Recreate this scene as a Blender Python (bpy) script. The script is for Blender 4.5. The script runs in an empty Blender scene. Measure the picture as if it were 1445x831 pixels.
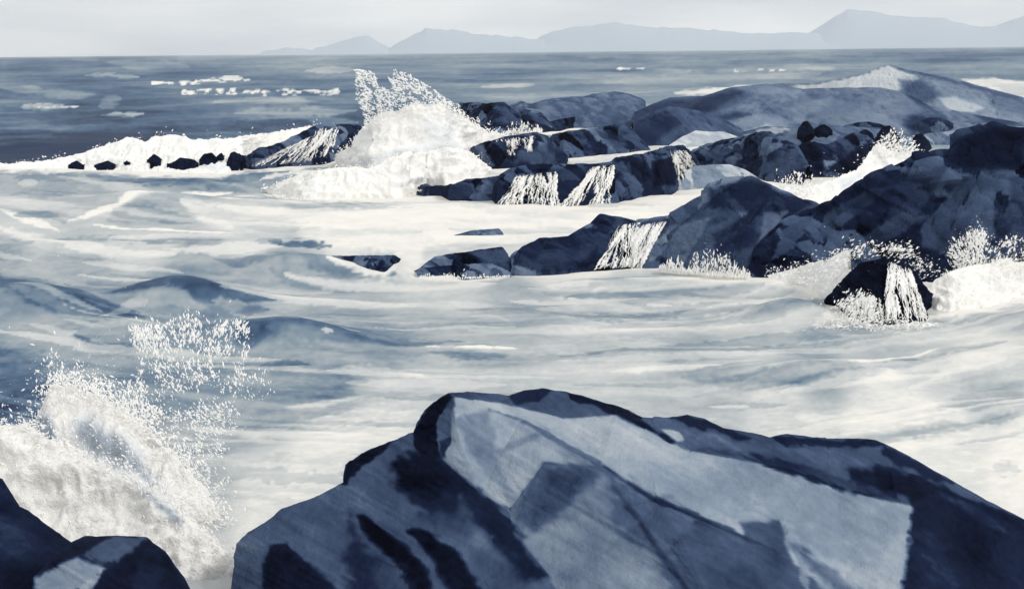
import bpy, math, random
import numpy as np
from mathutils import Vector, geometry
rng = np.random.default_rng(7)
random.seed(7)
S = bpy.context.scene
COL = S.collection
R = math.radians

# ------------------------------------------------------------------ camera, world, sun, exposure
W0, H0 = 1445.0, 831.0          # size of the photograph the survey points were read from
FPX = 1549.0                    # focal length in those pixels
EYE = 6.0                       # metres above the water
PITCH, ROLL = R(12.47), R(0.62)
cf = np.array([0, math.cos(PITCH), -math.sin(PITCH)])
cr0 = np.array([1.0, 0, 0]); cu0 = np.array([0, math.sin(PITCH), math.cos(PITCH)])
cr = cr0 * math.cos(ROLL) - cu0 * math.sin(ROLL)
cu = np.cross(cr, cf)
cam_d = bpy.data.cameras.new('camera'); cam = bpy.data.objects.new('camera', cam_d); COL.objects.link(cam)
cam_d.sensor_width = 36; cam_d.sensor_fit = 'HORIZONTAL'; cam_d.lens = 36 * FPX / W0
cam_d.clip_start = 0.1; cam_d.clip_end = 60000
from mathutils import Matrix
M3 = Matrix((cr, cu, -cf)).transposed()
cam.matrix_world = Matrix.Translation((0, 0, EYE)) @ M3.to_4x4()
S.camera = cam

SUN_EL, SUN_AZ = R(40), R(124)   # azimuth measured from the view direction towards the right
sun_vec = Vector((math.sin(SUN_AZ) * math.cos(SUN_EL), math.cos(SUN_AZ) * math.cos(SUN_EL), math.sin(SUN_EL)))
sd = bpy.data.lights.new('sun', 'SUN'); sd.energy = 1.4; sd.angle = R(10); sd.color = (1, .965, .91)
sun = bpy.data.objects.new('sun', sd); COL.objects.link(sun)
sun.rotation_euler = sun_vec.to_track_quat('Z', 'Y').to_euler()

SKYLOC = (0.35, 0.0, 0.4)
wd = bpy.data.worlds.new('World'); S.world = wd; wd.use_nodes = True
nt = wd.node_tree; nt.nodes.clear()
def nn(t, tp, **kw):
    n = t.nodes.new(tp)
    for k, v in kw.items(): setattr(n, k, v)
    return n
wo = nn(nt, 'ShaderNodeOutputWorld'); bg = nn(nt, 'ShaderNodeBackground'); bg.inputs[1].default_value = 0.1
sky = nn(nt, 'ShaderNodeTexSky', sky_type='NISHITA', sun_disc=False, sun_elevation=SUN_EL, sun_rotation=SUN_AZ)
tc = nn(nt, 'ShaderNodeTexCoord'); mp = nn(nt, 'ShaderNodeMapping'); mp.inputs['Scale'].default_value = (2.2, 2.2, 14.0); mp.inputs['Location'].default_value = SKYLOC
nz = nn(nt, 'ShaderNodeTexNoise'); nz.inputs['Scale'].default_value = 1.3; nz.inputs['Detail'].default_value = 5; nz.inputs['Roughness'].default_value = .55
rp = nn(nt, 'ShaderNodeValToRGB')
rp.color_ramp.elements[0].position = .36; rp.color_ramp.elements[0].color = (.66, .69, .72, 1)
rp.color_ramp.elements[1].position = .60; rp.color_ramp.elements[1].color = (1.02, 1.01, .98, 1)
ml = nn(nt, 'ShaderNodeVectorMath', operation='SCALE'); ml.inputs['Scale'].default_value = 10
mx = nn(nt, 'ShaderNodeMix', data_type='RGBA'); mx.inputs[0].default_value = .93
L = nt.links.new
L(tc.outputs['Generated'], mp.inputs[0]); L(mp.outputs[0], nz.inputs['Vector']); L(nz.outputs[0], rp.inputs[0])
L(rp.outputs[0], ml.inputs[0]); L(sky.outputs[0], mx.inputs[6]); L(ml.outputs[0], mx.inputs[7])
L(mx.outputs[2], bg.inputs[0]); L(bg.outputs[0], wo.inputs[0])

S.view_settings.view_transform = 'Standard'; S.view_settings.look = 'None'
S.view_settings.exposure = 0.12; S.view_settings.gamma = 1; S.view_settings.use_curve_mapping = False
S.cycles.use_denoising = True
S.cycles.max_bounces = 8; S.cycles.volume_bounces = 3; S.cycles.diffuse_bounces = 5; S.cycles.transmission_bounces = 4

# ------------------------------------------------------------------ survey helpers
def ray(px, py):
    px = np.asarray(px, float); py = np.asarray(py, float)
    a = (px - W0 / 2) / FPX; b = -(py - H0 / 2) / FPX
    return a[..., None] * cr + b[..., None] * cu + cf
def at(px, py, Y):
    d = ray(px, py); t = np.asarray(Y, float) / d[..., 1]
    return d * t[..., None] + np.array([0, 0, EYE])
def sea(px, py, z=0.0):
    d = ray(px, py); t = (z - EYE) / np.minimum(d[..., 2], -1e-5)
    return d * t[..., None] + np.array([0, 0, EYE])
def proj(P):
    q = P - np.array([0, 0, EYE]); zc = q @ cf
    return W0 / 2 + FPX * (q @ cr) / zc, H0 / 2 - FPX * (q @ cu) / zc

def _h(ix, iy, iz, s):
    n = (ix.astype(np.int64) * 374761393 + iy.astype(np.int64) * 668265263 + iz.astype(np.int64) * 2147483647 + s * 974711) & 0xffffffff
    n = ((n ^ (n >> 13)) * 1274126177) & 0xffffffff
    n = ((n ^ (n >> 15)) * 2246822519) & 0xffffffff
    return ((n ^ (n >> 16)) & 0xffffff) / float(0xffffff)
def noise2(x, y, s=0):
    """value noise, range about -1..1"""
    x = np.asarray(x, float); y = np.asarray(y, float)
    ix = np.floor(x); iy = np.floor(y); fx = x - ix; fy = y - iy
    fx = fx * fx * (3 - 2 * fx); fy = fy * fy * (3 - 2 * fy); z = np.zeros_like(ix)
    a = _h(ix, iy, z, s); b = _h(ix + 1, iy, z, s); c = _h(ix, iy + 1, z, s); d = _h(ix + 1, iy + 1, z, s)
    return ((a * (1 - fx) + b * fx) * (1 - fy) + (c * (1 - fx) + d * fx) * fy) * 2 - 1
def noise3(P, s=0):
    I = np.floor(P); F = P - I; F = F * F * (3 - 2 * F)
    r = 0
    for dx in (0, 1):
        for dy in (0, 1):
            for dz in (0, 1):
                w = (F[:, 0] if dx else 1 - F[:, 0]) * (F[:, 1] if dy else 1 - F[:, 1]) * (F[:, 2] if dz else 1 - F[:, 2])
                r = r + w * _h(I[:, 0] + dx, I[:, 1] + dy, I[:, 2] + dz, s)
    return r * 2 - 1
def fbm3(P, s=0, o=4):
    r = 0; a = 1; t = 0
    for k in range(o):
        r = r + a * noise3(P * 2 ** k, s + k); t += a; a *= .55
    return r / t
def facet(P, cell, s=0, rot=.6):
    """cleaved, piecewise flat relief: returns height and a random number per cleavage block"""
    c, q = math.cos(rot), math.sin(rot)
    Q = np.stack([(P[:, 0] * c - P[:, 2] * q) * .55, P[:, 1] * .8, P[:, 0] * q + P[:, 2] * c], 1) / cell
    I = np.floor(Q); best = np.full(len(P), -1e9); rr = np.zeros(len(P))
    for dx in (-1, 0, 1):
        for dy in (-1, 0, 1):
            for dz in (-1, 0, 1):
                J = I + np.array([dx, dy, dz])
                r = [_h(J[:, 0], J[:, 1], J[:, 2], s * 17 + k) for k in range(7)]
                D = Q - (J + np.stack(r[:3], 1))
                hh = (r[3] - .5) * .7 + ((r[4] - .5) * D[:, 0] + (r[5] - .5) * D[:, 1] + (r[6] - .5) * D[:, 2]) * 1.6 - .45 * (D * D).sum(1)
                m = hh > best; best = np.where(m, hh, best); rr = np.where(m, r[3], rr)
    return best + .1, rr
def sstep(a, b, x):
    t = np.clip((x - a) / (b - a), 0, 1); return t * t * (3 - 2 * t)
def poly_sd(px, py, poly):
    """signed distance to a polygon, positive inside"""
    P = np.asarray(poly, float); n = len(P); ins = np.zeros(px.shape, bool); d = np.full(px.shape, 1e9)
    for i in range(n):
        x0, y0 = P[i]; x1, y1 = P[(i + 1) % n]
        ex, ey = x1 - x0, y1 - y0; l = ex * ex + ey * ey + 1e-9
        t = np.clip(((px - x0) * ex + (py - y0) * ey) / l, 0, 1)
        d = np.minimum(d, np.hypot(px - x0 - t * ex, py - y0 - t * ey))
        c = ((y0 > py) != (y1 > py))
        ins ^= c & (px < ex * (py - y0) / (ey if abs(ey) > 1e-9 else 1e-9) + x0)
    return np.where(ins, d, -d)
def line_sd(px, py, pts):
    P = np.asarray(pts, float); seg = np.hypot(*(P[1:] - P[:-1]).T); cum = np.concatenate([[0], np.cumsum(seg)]); tot = cum[-1]
    d = np.full(px.shape, 1e9); u = np.zeros(px.shape)
    for i in range(len(P) - 1):
        x0, y0 = P[i]; ex, ey = P[i + 1] - P[i]; l = ex * ex + ey * ey + 1e-9
        t = np.clip(((px - x0) * ex + (py - y0) * ey) / l, 0, 1)
        q = np.hypot(px - x0 - t * ex, py - y0 - t * ey); m = q < d
        d = np.where(m, q, d); u = np.where(m, (cum[i] + t * seg[i]) / tot, u)
    return d, u

# ------------------------------------------------------------------ mesh helpers
def mesh_obj(name, V, F, mat, parent=None, attrs=None, smooth=False):
    V = np.asarray(V, np.float32); F = np.asarray(F, np.int32); k = F.shape[1]
    me = bpy.data.meshes.new(name)
    me.vertices.add(len(V)); me.vertices.foreach_set('co', V.ravel())
    me.loops.add(F.size); me.loops.foreach_set('vertex_index', F.ravel())
    me.polygons.add(len(F)); me.polygons.foreach_set('loop_start', np.arange(0, F.size, k, dtype=np.int32))
    me.polygons.foreach_set('loop_total', np.full(len(F), k, np.int32))
    me.polygons.foreach_set('use_smooth', np.full(len(F), bool(smooth)))
    for an, av in (attrs or {}).items():
        a = me.attributes.new(an, 'FLOAT', 'POINT'); a.data.foreach_set('value', np.asarray(av, np.float32))
    me.materials.append(mat); me.update(calc_edges=True); me.validate()
    o = bpy.data.objects.new(name, me); COL.objects.link(o)
    if parent: o.parent = parent
    return o
def grid_faces(nr, nc):
    i = np.arange(nr - 1)[:, None] * nc + np.arange(nc - 1)[None]
    return np.stack([i, i + 1, i + nc + 1, i + nc], -1).reshape(-1, 4)
def tag(o, label, cat, group=None, kind=None):
    o['label'] = label; o['category'] = cat
    if group: o['group'] = group
    if kind: o['kind'] = kind
    return o
def empty(name, loc, label, cat, group=None):
    o = bpy.data.objects.new(name, None); o.location = loc; COL.objects.link(o)
    return tag(o, label, cat, group)
def keep_parent(ch, root):
    ch.parent = root; ch.matrix_parent_inverse = Matrix.Translation(root.location).inverted()

# ------------------------------------------------------------------ materials
def ramp_mat(name, attr, stops, noise_scale, noise_amp, rough, spec, bump=0.0, bump_scale=4.0, stretch=(1, 1, 1), rough_hi=None, fine=0.0):
    m = bpy.data.materials.new(name); m.use_nodes = True; t = m.node_tree; b = t.nodes['Principled BSDF']; l = t.links.new
    a = nn(t, 'ShaderNodeAttribute', attribute_name=attr)
    g = nn(t, 'ShaderNodeNewGeometry'); mpn = nn(t, 'ShaderNodeMapping'); mpn.inputs['Scale'].default_value = stretch
    l(g.outputs['Position'], mpn.inputs[0])
    z = nn(t, 'ShaderNodeTexNoise'); z.inputs['Scale'].default_value = noise_scale; z.inputs['Detail'].default_value = 7; z.inputs['Roughness'].default_value = .62
    l(mpn.outputs[0], z.inputs['Vector'])
    s = nn(t, 'ShaderNodeMath', operation='MULTIPLY_ADD'); s.inputs[1].default_value = noise_amp * 2; s.inputs[2].default_value = -noise_amp
    l(z.outputs[0], s.inputs[0])
    ad = nn(t, 'ShaderNodeMath', operation='ADD'); l(a.outputs['Fac'], ad.inputs[0]); l(s.outputs[0], ad.inputs[1]); last = ad
    if fine:
        z2 = nn(t, 'ShaderNodeTexNoise'); z2.inputs['Scale'].default_value = noise_scale * 9; z2.inputs['Detail'].default_value = 4
        l(mpn.outputs[0], z2.inputs['Vector'])
        s2 = nn(t, 'ShaderNodeMath', operation='MULTIPLY_ADD'); s2.inputs[1].default_value = fine * 2; s2.inputs[2].default_value = -fine
        l(z2.outputs[0], s2.inputs[0]); ad2 = nn(t, 'ShaderNodeMath', operation='ADD'); l(ad.outputs[0], ad2.inputs[0]); l(s2.outputs[0], ad2.inputs[1]); last = ad2
    r = nn(t, 'ShaderNodeValToRGB'); e = r.color_ramp.elements
    while len(e) < len(stops): e.new(.5)
    for i, (p, c) in enumerate(stops): e[i].position = p; e[i].color = (*c, 1)
    l(last.outputs[0], r.inputs[0]); l(r.outputs[0], b.inputs['Base Color'])
    b.inputs['Roughness'].default_value = rough; b.inputs['Specular IOR Level'].default_value = spec
    if rough_hi is not None:
        mr = nn(t, 'ShaderNodeMapRange'); mr.inputs[3].default_value = rough; mr.inputs[4].default_value = rough_hi
        l(last.outputs[0], mr.inputs[0]); l(mr.outputs[0], b.inputs['Roughness'])
    if bump:
        zb = nn(t, 'ShaderNodeTexNoise'); zb.inputs['Scale'].default_value = bump_scale; zb.inputs['Detail'].default_value = 8; zb.inputs['Roughness'].default_value = .65
        l(mpn.outputs[0], zb.inputs['Vector'])
        bp = nn(t, 'ShaderNodeBump'); bp.inputs['Strength'].default_value = bump; bp.inputs['Distance'].default_value = .12
        l(zb.outputs[0], bp.inputs['Height']); l(bp.outputs[0], b.inputs['Normal'])
    return m
ROCK_STOPS = [(0, (.002, .0025, .007)), (.2, (.011, .019, .050)), (.45, (.066, .100, .178)), (.7, (.228, .284, .362)), (1, (.56, .59, .61))]
SEA_STOPS = [(0, (.014, .030, .075)), (.2, (.074, .128, .208)), (.4, (.200, .258, .312)), (.6, (.385, .418, .436)), (.8, (.585, .596, .590)), (1, (.82, .795, .74))]
M_rock = ramp_mat('shade_toned_rock', 'tone', ROCK_STOPS, 1.6, .08, .85, .015, bump=.6, bump_scale=6, stretch=(1, .6, 1.5), fine=.05)  # tone mixes block colour with painted lit and shaded planes
M_hill = ramp_mat('headland_rock', 'tone', ROCK_STOPS, .14, .13, .9, .03, bump=.25, bump_scale=.8, stretch=(1, .5, 1.6), fine=.03)
M_sea = ramp_mat('sea_water', 'foam', SEA_STOPS, .9, .05, .6, .05, bump=.25, bump_scale=3.0, stretch=(.5, .8, 1), rough_hi=.95, fine=.035)
FOAM_STOPS = [(0, (.10, .16, .25)), (.45, (.74, .78, .82)), (.8, (.945, .935, .91)), (1, (.96, .945, .91))]
M_foam = ramp_mat('white_foam', 'tone', FOAM_STOPS, 1.4, .16, .95, .1, bump=.9, bump_scale=5, fine=.08)
def plain(name, col, rough=.9, spec=.1):
    m = bpy.data.materials.new(name); m.use_nodes = True; b = m.node_tree.nodes['Principled BSDF']; t = m.node_tree
    z = nn(t, 'ShaderNodeTexNoise'); z.inputs['Scale'].default_value = 3
    r = nn(t, 'ShaderNodeValToRGB'); r.color_ramp.elements[0].color = (*[c * .9 for c in col], 1); r.color_ramp.elements[1].color = (*col, 1)
    g = nn(t, 'ShaderNodeNewGeometry'); t.links.new(g.outputs['Position'], z.inputs['Vector'])
    t.links.new(z.outputs[0], r.inputs[0]); t.links.new(r.outputs[0], b.inputs['Base Color'])
    b.inputs['Roughness'].default_value = rough; b.inputs['Specular IOR Level'].default_value = spec
    return m
M_drop = plain('spray_drops', (.965, .955, .935))
M_mount = plain('mountain_slopes', (.43, .50, .57))

# ------------------------------------------------------------------ the sea
exec_strokes = []      # foam and current marks, each lies on the water
def st(pts, w, v, a=.9, soft=.35, rough=.8): exec_strokes.append(('l', pts, w, v, a, soft, rough))
def pg(pts, v, a=.9, soft=4, rough=3): exec_strokes.append(('p', pts, 0, v, a, soft, rough))
BASE = [(-300,90,.22),(0,90,.25),(250,88,.25),(500,90,.3),(700,84,.22),(1000,84,.22),(1300,76,.18),(1445,72,.2),(1800,80,.2),
 (50,130,.26),(50,170,.2),(-200,150,.2),(-200,215,.1),(30,215,.03),(120,205,.06),(200,160,.16),(200,185,.06),(300,180,.12),(350,130,.24),(420,150,.2),(450,168,.1),(330,188,.08),
 (600,95,.28),(720,105,.25),(780,122,.30),(850,112,.33),(920,118,.42),(930,98,.22),(1050,108,.38),(1150,85,.22),(1100,98,.28),(1200,95,.3),(1300,95,.25),(1420,100,.3),(1700,110,.3),
 (0,250,.5),(70,255,.38),(150,258,.38),(300,252,.32),(420,240,.38),(150,285,.55),(30,312,.65),(110,330,.6),(190,318,.5),(250,312,.5),(350,300,.8),(430,285,.6),(500,295,.72),(600,310,.92),(800,300,.96),(950,285,.97),(1050,260,.97),(500,340,.95),(350,350,.72),(200,350,.72),(60,345,.7),(-300,320,.55),
 (0,370,.42),(100,372,.45),(300,378,.42),(400,380,.45),(520,390,.55),(620,402,.75),(50,425,.22),(130,440,.3),(270,415,.25),(340,425,.35),(450,415,.5),(60,470,.5),(150,470,.45),(300,490,.25),(400,475,.25),(560,490,.42),(200,495,.32),(60,515,.4),(30,560,.12),(10,590,.05),(100,610,.35),(400,440,.6),(600,440,.7),(750,425,.55),(800,395,.9),(900,410,.6),(1000,405,.75),(1100,440,.85),(1200,480,.72),(1420,450,.6),(900,450,.8),(1050,480,.72),(700,482,.65),(800,520,.72),(600,520,.72),(450,545,.45),(400,575,.4),(400,605,.72),(450,640,.9),(550,600,.8),(350,650,.8),(1000,520,.55),(1150,520,.5),(1300,500,.7),(1400,500,.85),(1000,575,.68),(1100,590,.85),(1250,590,.92),(1400,560,.65),(1440,640,.97),(1350,630,.9),(1445,400,.95),(1380,380,.95),(-300,450,.3),(-300,600,.4),(1800,450,.8),(1900,650,.85),(700,900,.5),(0,900,.7),(1500,900,.8)]
# far water: whitecaps and pale bands
for a in [((150,88),(200,92),(270,95),6,.6),((100,84),(140,85),3,.5)]:
    st(list(a[:-2]), a[-2], a[-1], .5, .6, 1.0)
st([(120,107),(150,106),(198,109)],2.6,.62,.8,.5,1); st([(-10,121),(30,127),(70,132),(135,134)],5,.52,.7,.5,1); st([(138,149),(172,139)],6,.48,.7,.5,.8); st([(143,163),(170,161),(205,160)],2.6,.85,.8,.4,1.2)
st([(25,151),(70,149),(102,149)],2.8,.8,.8,.4,1.3); st([(280,115),(345,112)],3,.9,.9,.3,2.2); 
for (xa, xb, y_, sp, cnt) in [(255, 470, 130, 3.2, 90), (212, 276, 117, 2.2, 26), (285, 350, 113, 1.6, 12), (30, 100, 150, 1.6, 14), (1035, 1100, 100, 1.5, 8), (870, 905, 97, 1, 6)]:
    for _ in range(cnt):
        x_ = xa + (xb - xa) * (.5 + .5 * math.sin((rng.random() - .5) * math.pi)); yy_ = y_ + rng.normal(0, sp * .6); l_ = rng.uniform(3, 13)
        st([(x_, yy_), (x_ + l_ / 2, yy_ + .2), (x_ + l_, yy_ + rng.normal(0, .8))], rng.uniform(.7, 1.7), .97, rng.uniform(.6, 1), .4, .5)
st([(30,122),(60,126)],3,.6,.6)
st([(300,145),(360,143),(450,146)],5,.42,.8); st([(330,157),(420,160),(505,158)],6,.45,.8); st([(430,100),(500,99)],4,.6,.7); st([(330,172),(420,168),(505,172)],4,.38,.7)
st([(0,150),(80,165),(200,172)],9,.12,.5,.8); st([(150,178),(260,184),(370,178),(440,172)],8,.03,.6,.8); st([(-200,228),(-50,225),(60,219),(110,213),(160,196)],9,.0,.8,.7)
st([(680,122),(755,120)],3,.6,.8); st([(850,107),(950,104),(1000,106)],5,.45,.6); st([(850,118),(930,114),(1060,108),(1160,104)],8,.55,.7,.8); st([(640,132),(760,137),(850,131)],6,.42,.6)
st([(950,132),(1010,129),(1060,121)],5,.85,.9); st([(700,86),(780,85),(900,84)],4,.15,.6); st([(1050,76),(1180,77),(1290,74),(1445,70)],3,.1,.7); st([(1100,84),(1240,83)],5,.14,.6); st([(980,95),(1050,93)],5,.16,.6)
st([(1080,97),(1180,97)],5,.45,.7); st([(1290,104),(1380,106),(1445,112)],4,.3,.7)
pg([(1357,113),(1400,111),(1445,115),(1600,120),(1600,150),(1445,142),(1400,128)],.92,.95,2,2)
pg([(1400,120),(1445,119),(1600,124),(1600,150),(1445,143)],.72,.8,2,2)
pg([(1375,176),(1400,172),(1445,168),(1600,166),(1600,190),(1445,186),(1420,186)],.8,.95,2,2)
# left reef foam
pg([(-200,238),(0,236),(60,230),(120,217),(165,205),(210,205),(330,200),(450,180),(500,190),(480,222),(420,232),(345,243),(310,249),(250,247),(180,243),(100,240),(0,242)],.98,1,3,3)
st([(-100,247),(0,246),(80,243),(200,250),(300,252)],6,.42,.8); st([(120,252),(200,258),(290,262),(380,248),(470,236)],8,.27,.9); st([(20,258),(60,252),(110,254)],8,.33,.8); st([(0,277),(60,280),(110,276)],5,.4,.6)
st([(320,250),(350,248),(400,240),(440,230),(475,222)],3,.9,.8,.4,1.2); st([(370,253),(420,246),(470,235),(500,228)],4,.92,.9,.4,1); st([(25,264),(55,263)],4,.75,.8)
st([(110,268),(160,264),(210,270)],5,.62,.7); st([(130,290),(260,285),(330,270)],5,.62,.7)
# the curling white ridge and the lines of foam running from it
st([(95,320),(120,315),(150,306),(190,290),(230,281),(270,275),(330,271)],5,.98,1,.35,.5); st([(0,303),(30,315),(60,322),(85,331)],5,.97,1,.35,.5); st([(-60,322),(0,327),(40,338),(80,348),(150,360),(250,366)],6,.93,.9,.5,.8)
st([(130,324),(200,330),(280,336),(340,339)],2.2,.98,1,.3,.4); st([(255,295),(290,310),(330,330)],10,.88,.9,.7,.6); st([(150,318),(200,306),(280,318)],10,.42,.8,.5,.4); st([(20,312),(60,310),(95,322)],6,.42,.6)
st([(75,340),(130,345),(220,350),(310,348)],4,.4,.6,.5,1.4); st([(150,345),(250,340),(330,342)],4,.9,.8,.5,1); st([(190,350),(260,354),(320,350)],3,.45,.6,.5,1.6); st([(230,360),(310,362),(400,356)],5,.93,.8,.5,1); st([(0,348),(50,350)],6,.45,.7)
st([(330,275),(400,288),(460,300),(540,310),(640,318)],7,.93,.7,.8,.5); st([(310,285),(380,300),(440,320),(520,335)],9,.95,.7,.8,.5); st([(320,284),(400,280),(470,292),(560,294)],6,.45,.8,.7,.5); st([(420,300),(500,304),(580,300)],5,.72,.6,.7)
st([(380,352),(430,355),(470,358)],3.5,.22,.9,.4,1.5); st([(360,352),(400,351)],2,.5,.6)
pg([(420,320),(560,300),(700,298),(860,300),(900,290),(960,270),(1060,255),(1080,265),(1000,285),(905,312),(840,322),(800,336),(740,342),(700,350),(600,350),(560,362),(480,356),(430,345)],.97,.9,8,5)
st([(600,318),(700,322),(800,310),(900,300)],6,.85,.5,.8,.6); st([(640,300),(700,306),(790,303)],4,.85,.6)
pg([(480,340),(560,330),(600,345),(590,390),(540,388),(560,360),(470,358)],.95,.8,6,3)
# pale swells left of centre
pg([(-250,395),(0,392),(40,400),(90,418),(140,430),(190,440),(205,452),(150,457),(80,452),(0,436),(-250,430)],.13,.95,3,3)
st([(0,384),(60,392),(120,408),(170,415)],6,.62,.7); st([(90,402),(130,418),(145,430)],4,.42,.7)
pg([(140,424),(190,415),(220,405),(245,399),(262,396),(285,402),(320,416),(350,420),(390,426),(350,432),(300,434),(250,428),(200,424)],.11,.95,2,2)
pg([(262,396),(290,396),(320,404),(360,416),(400,424),(330,422),(300,410)],.3,.9,2,2)
st([(140,455),(200,432),(240,428),(300,440)],5,.55,.7); st([(170,436),(210,432)],3,.7,.7); st([(280,442),(330,438),(380,436)],5,.28,.7); st([(300,432),(350,434)],4,.6,.6)
st([(300,374),(340,379),(380,370),(420,374),(480,385),(560,386)],7,.33,.8,.6,.5); st([(380,385),(430,398),(520,402)],5,.45,.7); st([(300,402),(380,408),(470,404)],5,.8,.6,.7)
st([(40,460),(70,470),(90,478),(110,474)],4,.75,.7); st([(90,458),(130,466),(200,464)],4,.72,.7); st([(105,478),(130,490),(190,500),(240,498)],7,.16,.8,.6)
pg([(340,448),(370,452),(420,462),(470,474),(520,484),(610,490),(560,496),(480,496),(400,494),(355,505),(330,498)],.16,.95,3,3); st([(385,457),(430,468)],2.2,.97,1,.3,.6); st([(455,489),(472,488)],1.6,.8)
st([(430,472),(540,482),(620,490),(560,494)],4,.3,.6); st([(350,505),(395,500),(440,498)],5,.45,.6); st([(360,527),(400,522),(440,525)],4,.2,.8); st([(460,532),(530,530),(600,540)],6,.93,.8,.6,.9)
st([(598,495),(622,500)],2.2,.98,1,.3,.8); st([(640,501),(680,499),(730,500)],2.8,.98,1,.3,.9); st([(600,506),(660,512),(720,508)],5,.42,.7,.7); st([(560,488),(620,488),(660,490)],4,.4,.6)
st([(380,547),(440,552),(520,545)],8,.38,.7,.8); st([(400,580),(450,575),(520,566)],4,.93,.8,.6,.9); st([(380,598),(430,590),(500,582)],5,.42,.7); st([(330,620),(380,600),(440,606)],7,.9,.7,.8,.8); st([(440,620),(500,605),(560,598)],5,.6,.6); st([(500,560),(560,575),(600,560)],8,.8,.6)
# centre water
st([(400,388),(460,396),(560,400),(700,398)],5,.9,.8,.7,.8); st([(560,425),(640,420),(740,430)],4,.9,.6); st([(640,430),(720,432),(800,442),(860,438)],7,.5,.6,.8); st([(660,445),(700,447),(720,455)],3,.85,.6); st([(720,418),(820,424),(900,418)],4,.9,.7); st([(760,428),(860,440),(960,446)],6,.5,.6,.8)
st([(750,402),(800,410),(850,400)],5,.55,.7); st([(830,395),(920,398),(960,390)],5,.6,.6); st([(800,413),(900,412),(1000,410),(1080,402)],6,.47,.9,.6,.5); st([(880,425),(960,432),(1020,422)],6,.5,.7); st([(910,426),(948,428)],2,.95,.8,.4,1); st([(1050,413),(1100,410),(1140,402)],5,.6,.6)
st([(960,440),(1030,432),(1100,424),(1150,422)],5,.95,.8,.6,.5); pg([(1045,452),(1070,440),(1110,424),(1150,422),(1175,432),(1160,445),(1100,456)],.6,.8,4,3)
st([(880,395),(960,392),(1060,395),(1160,392)],5,.97,.8,.7,.8); st([(860,470),(960,460),(1080,458),(1180,462)],9,.88,.7,.8,.8); st([(800,445),(880,452)],5,.55,.6); st([(810,468),(880,476),(980,478)],8,.62,.5,.8)
st([(800,520),(880,515),(960,520)],8,.55,.5,.9); st([(860,535),(940,530),(1020,528)],3,.93,.8,.6,1.2); st([(960,540),(1050,545),(1150,545),(1200,540),(1260,525),(1330,505),(1420,490)],9,.42,.8,.8,.4); st([(1060,545),(1120,547),(1160,545)],4,.38,.7)
st([(1195,528),(1230,524),(1270,512),(1325,499)],2.6,.98,1,.35,.8); st([(1040,485),(1120,490),(1180,486)],4,.85,.6,.6,1); st([(1100,560),(1200,548),(1320,520),(1445,498)],10,.93,.7,.8,.7); st([(1340,460),(1400,440),(1445,428),(1600,410)],10,.55,.8,.7,.5)
st([(960,575),(1040,574),(1110,576)],4,.62,.7); st([(1000,573),(1060,576)],2,.93,.8); st([(1120,590),(1160,600),(1240,600),(1320,580)],10,.95,.7,.8,.8); pg([(1330,580),(1370,548),(1400,540),(1445,545),(1445,555),(1410,580),(1370,590)],.5,.75,8,8); st([(1400,665),(1440,668)],8,.75,.6,.8); st([(1240,490),(1320,478),(1445,460)],8,.88,.6,.8)
st([(1280,560),(1360,520),(1420,515)],8,.93,.7,.8,.8)
pg([(1080,390),(1150,385),(1200,350),(1330,385),(1445,370),(1650,380),(1650,430),(1445,425),(1340,455),(1240,462),(1150,465),(1180,420),(1090,400)],.97,.9,6,5)
# foreground left backwash
pg([(-250,480),(0,500),(60,510),(100,560),(110,600),(70,600),(0,595),(-250,600)],.1,.7,14,12); pg([(95,560),(140,560),(190,600),(200,640),(150,640),(110,620)],.2,.8,8,8)
pg([(200,520),(300,530),(390,560),(420,600),(330,650),(290,640),(240,590)],.42,.6,26,20); st([(285,630),(320,690),(345,760),(350,820)],30,.8,.8,.6,.6); pg([(260,630),(310,640),(335,690),(325,760),(300,760)],.4,.35,22,16)
pg([(350,670),(470,600),(560,590),(590,590),(560,625),(490,660),(400,725),(340,790)],.88,.8,26,16)

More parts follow.
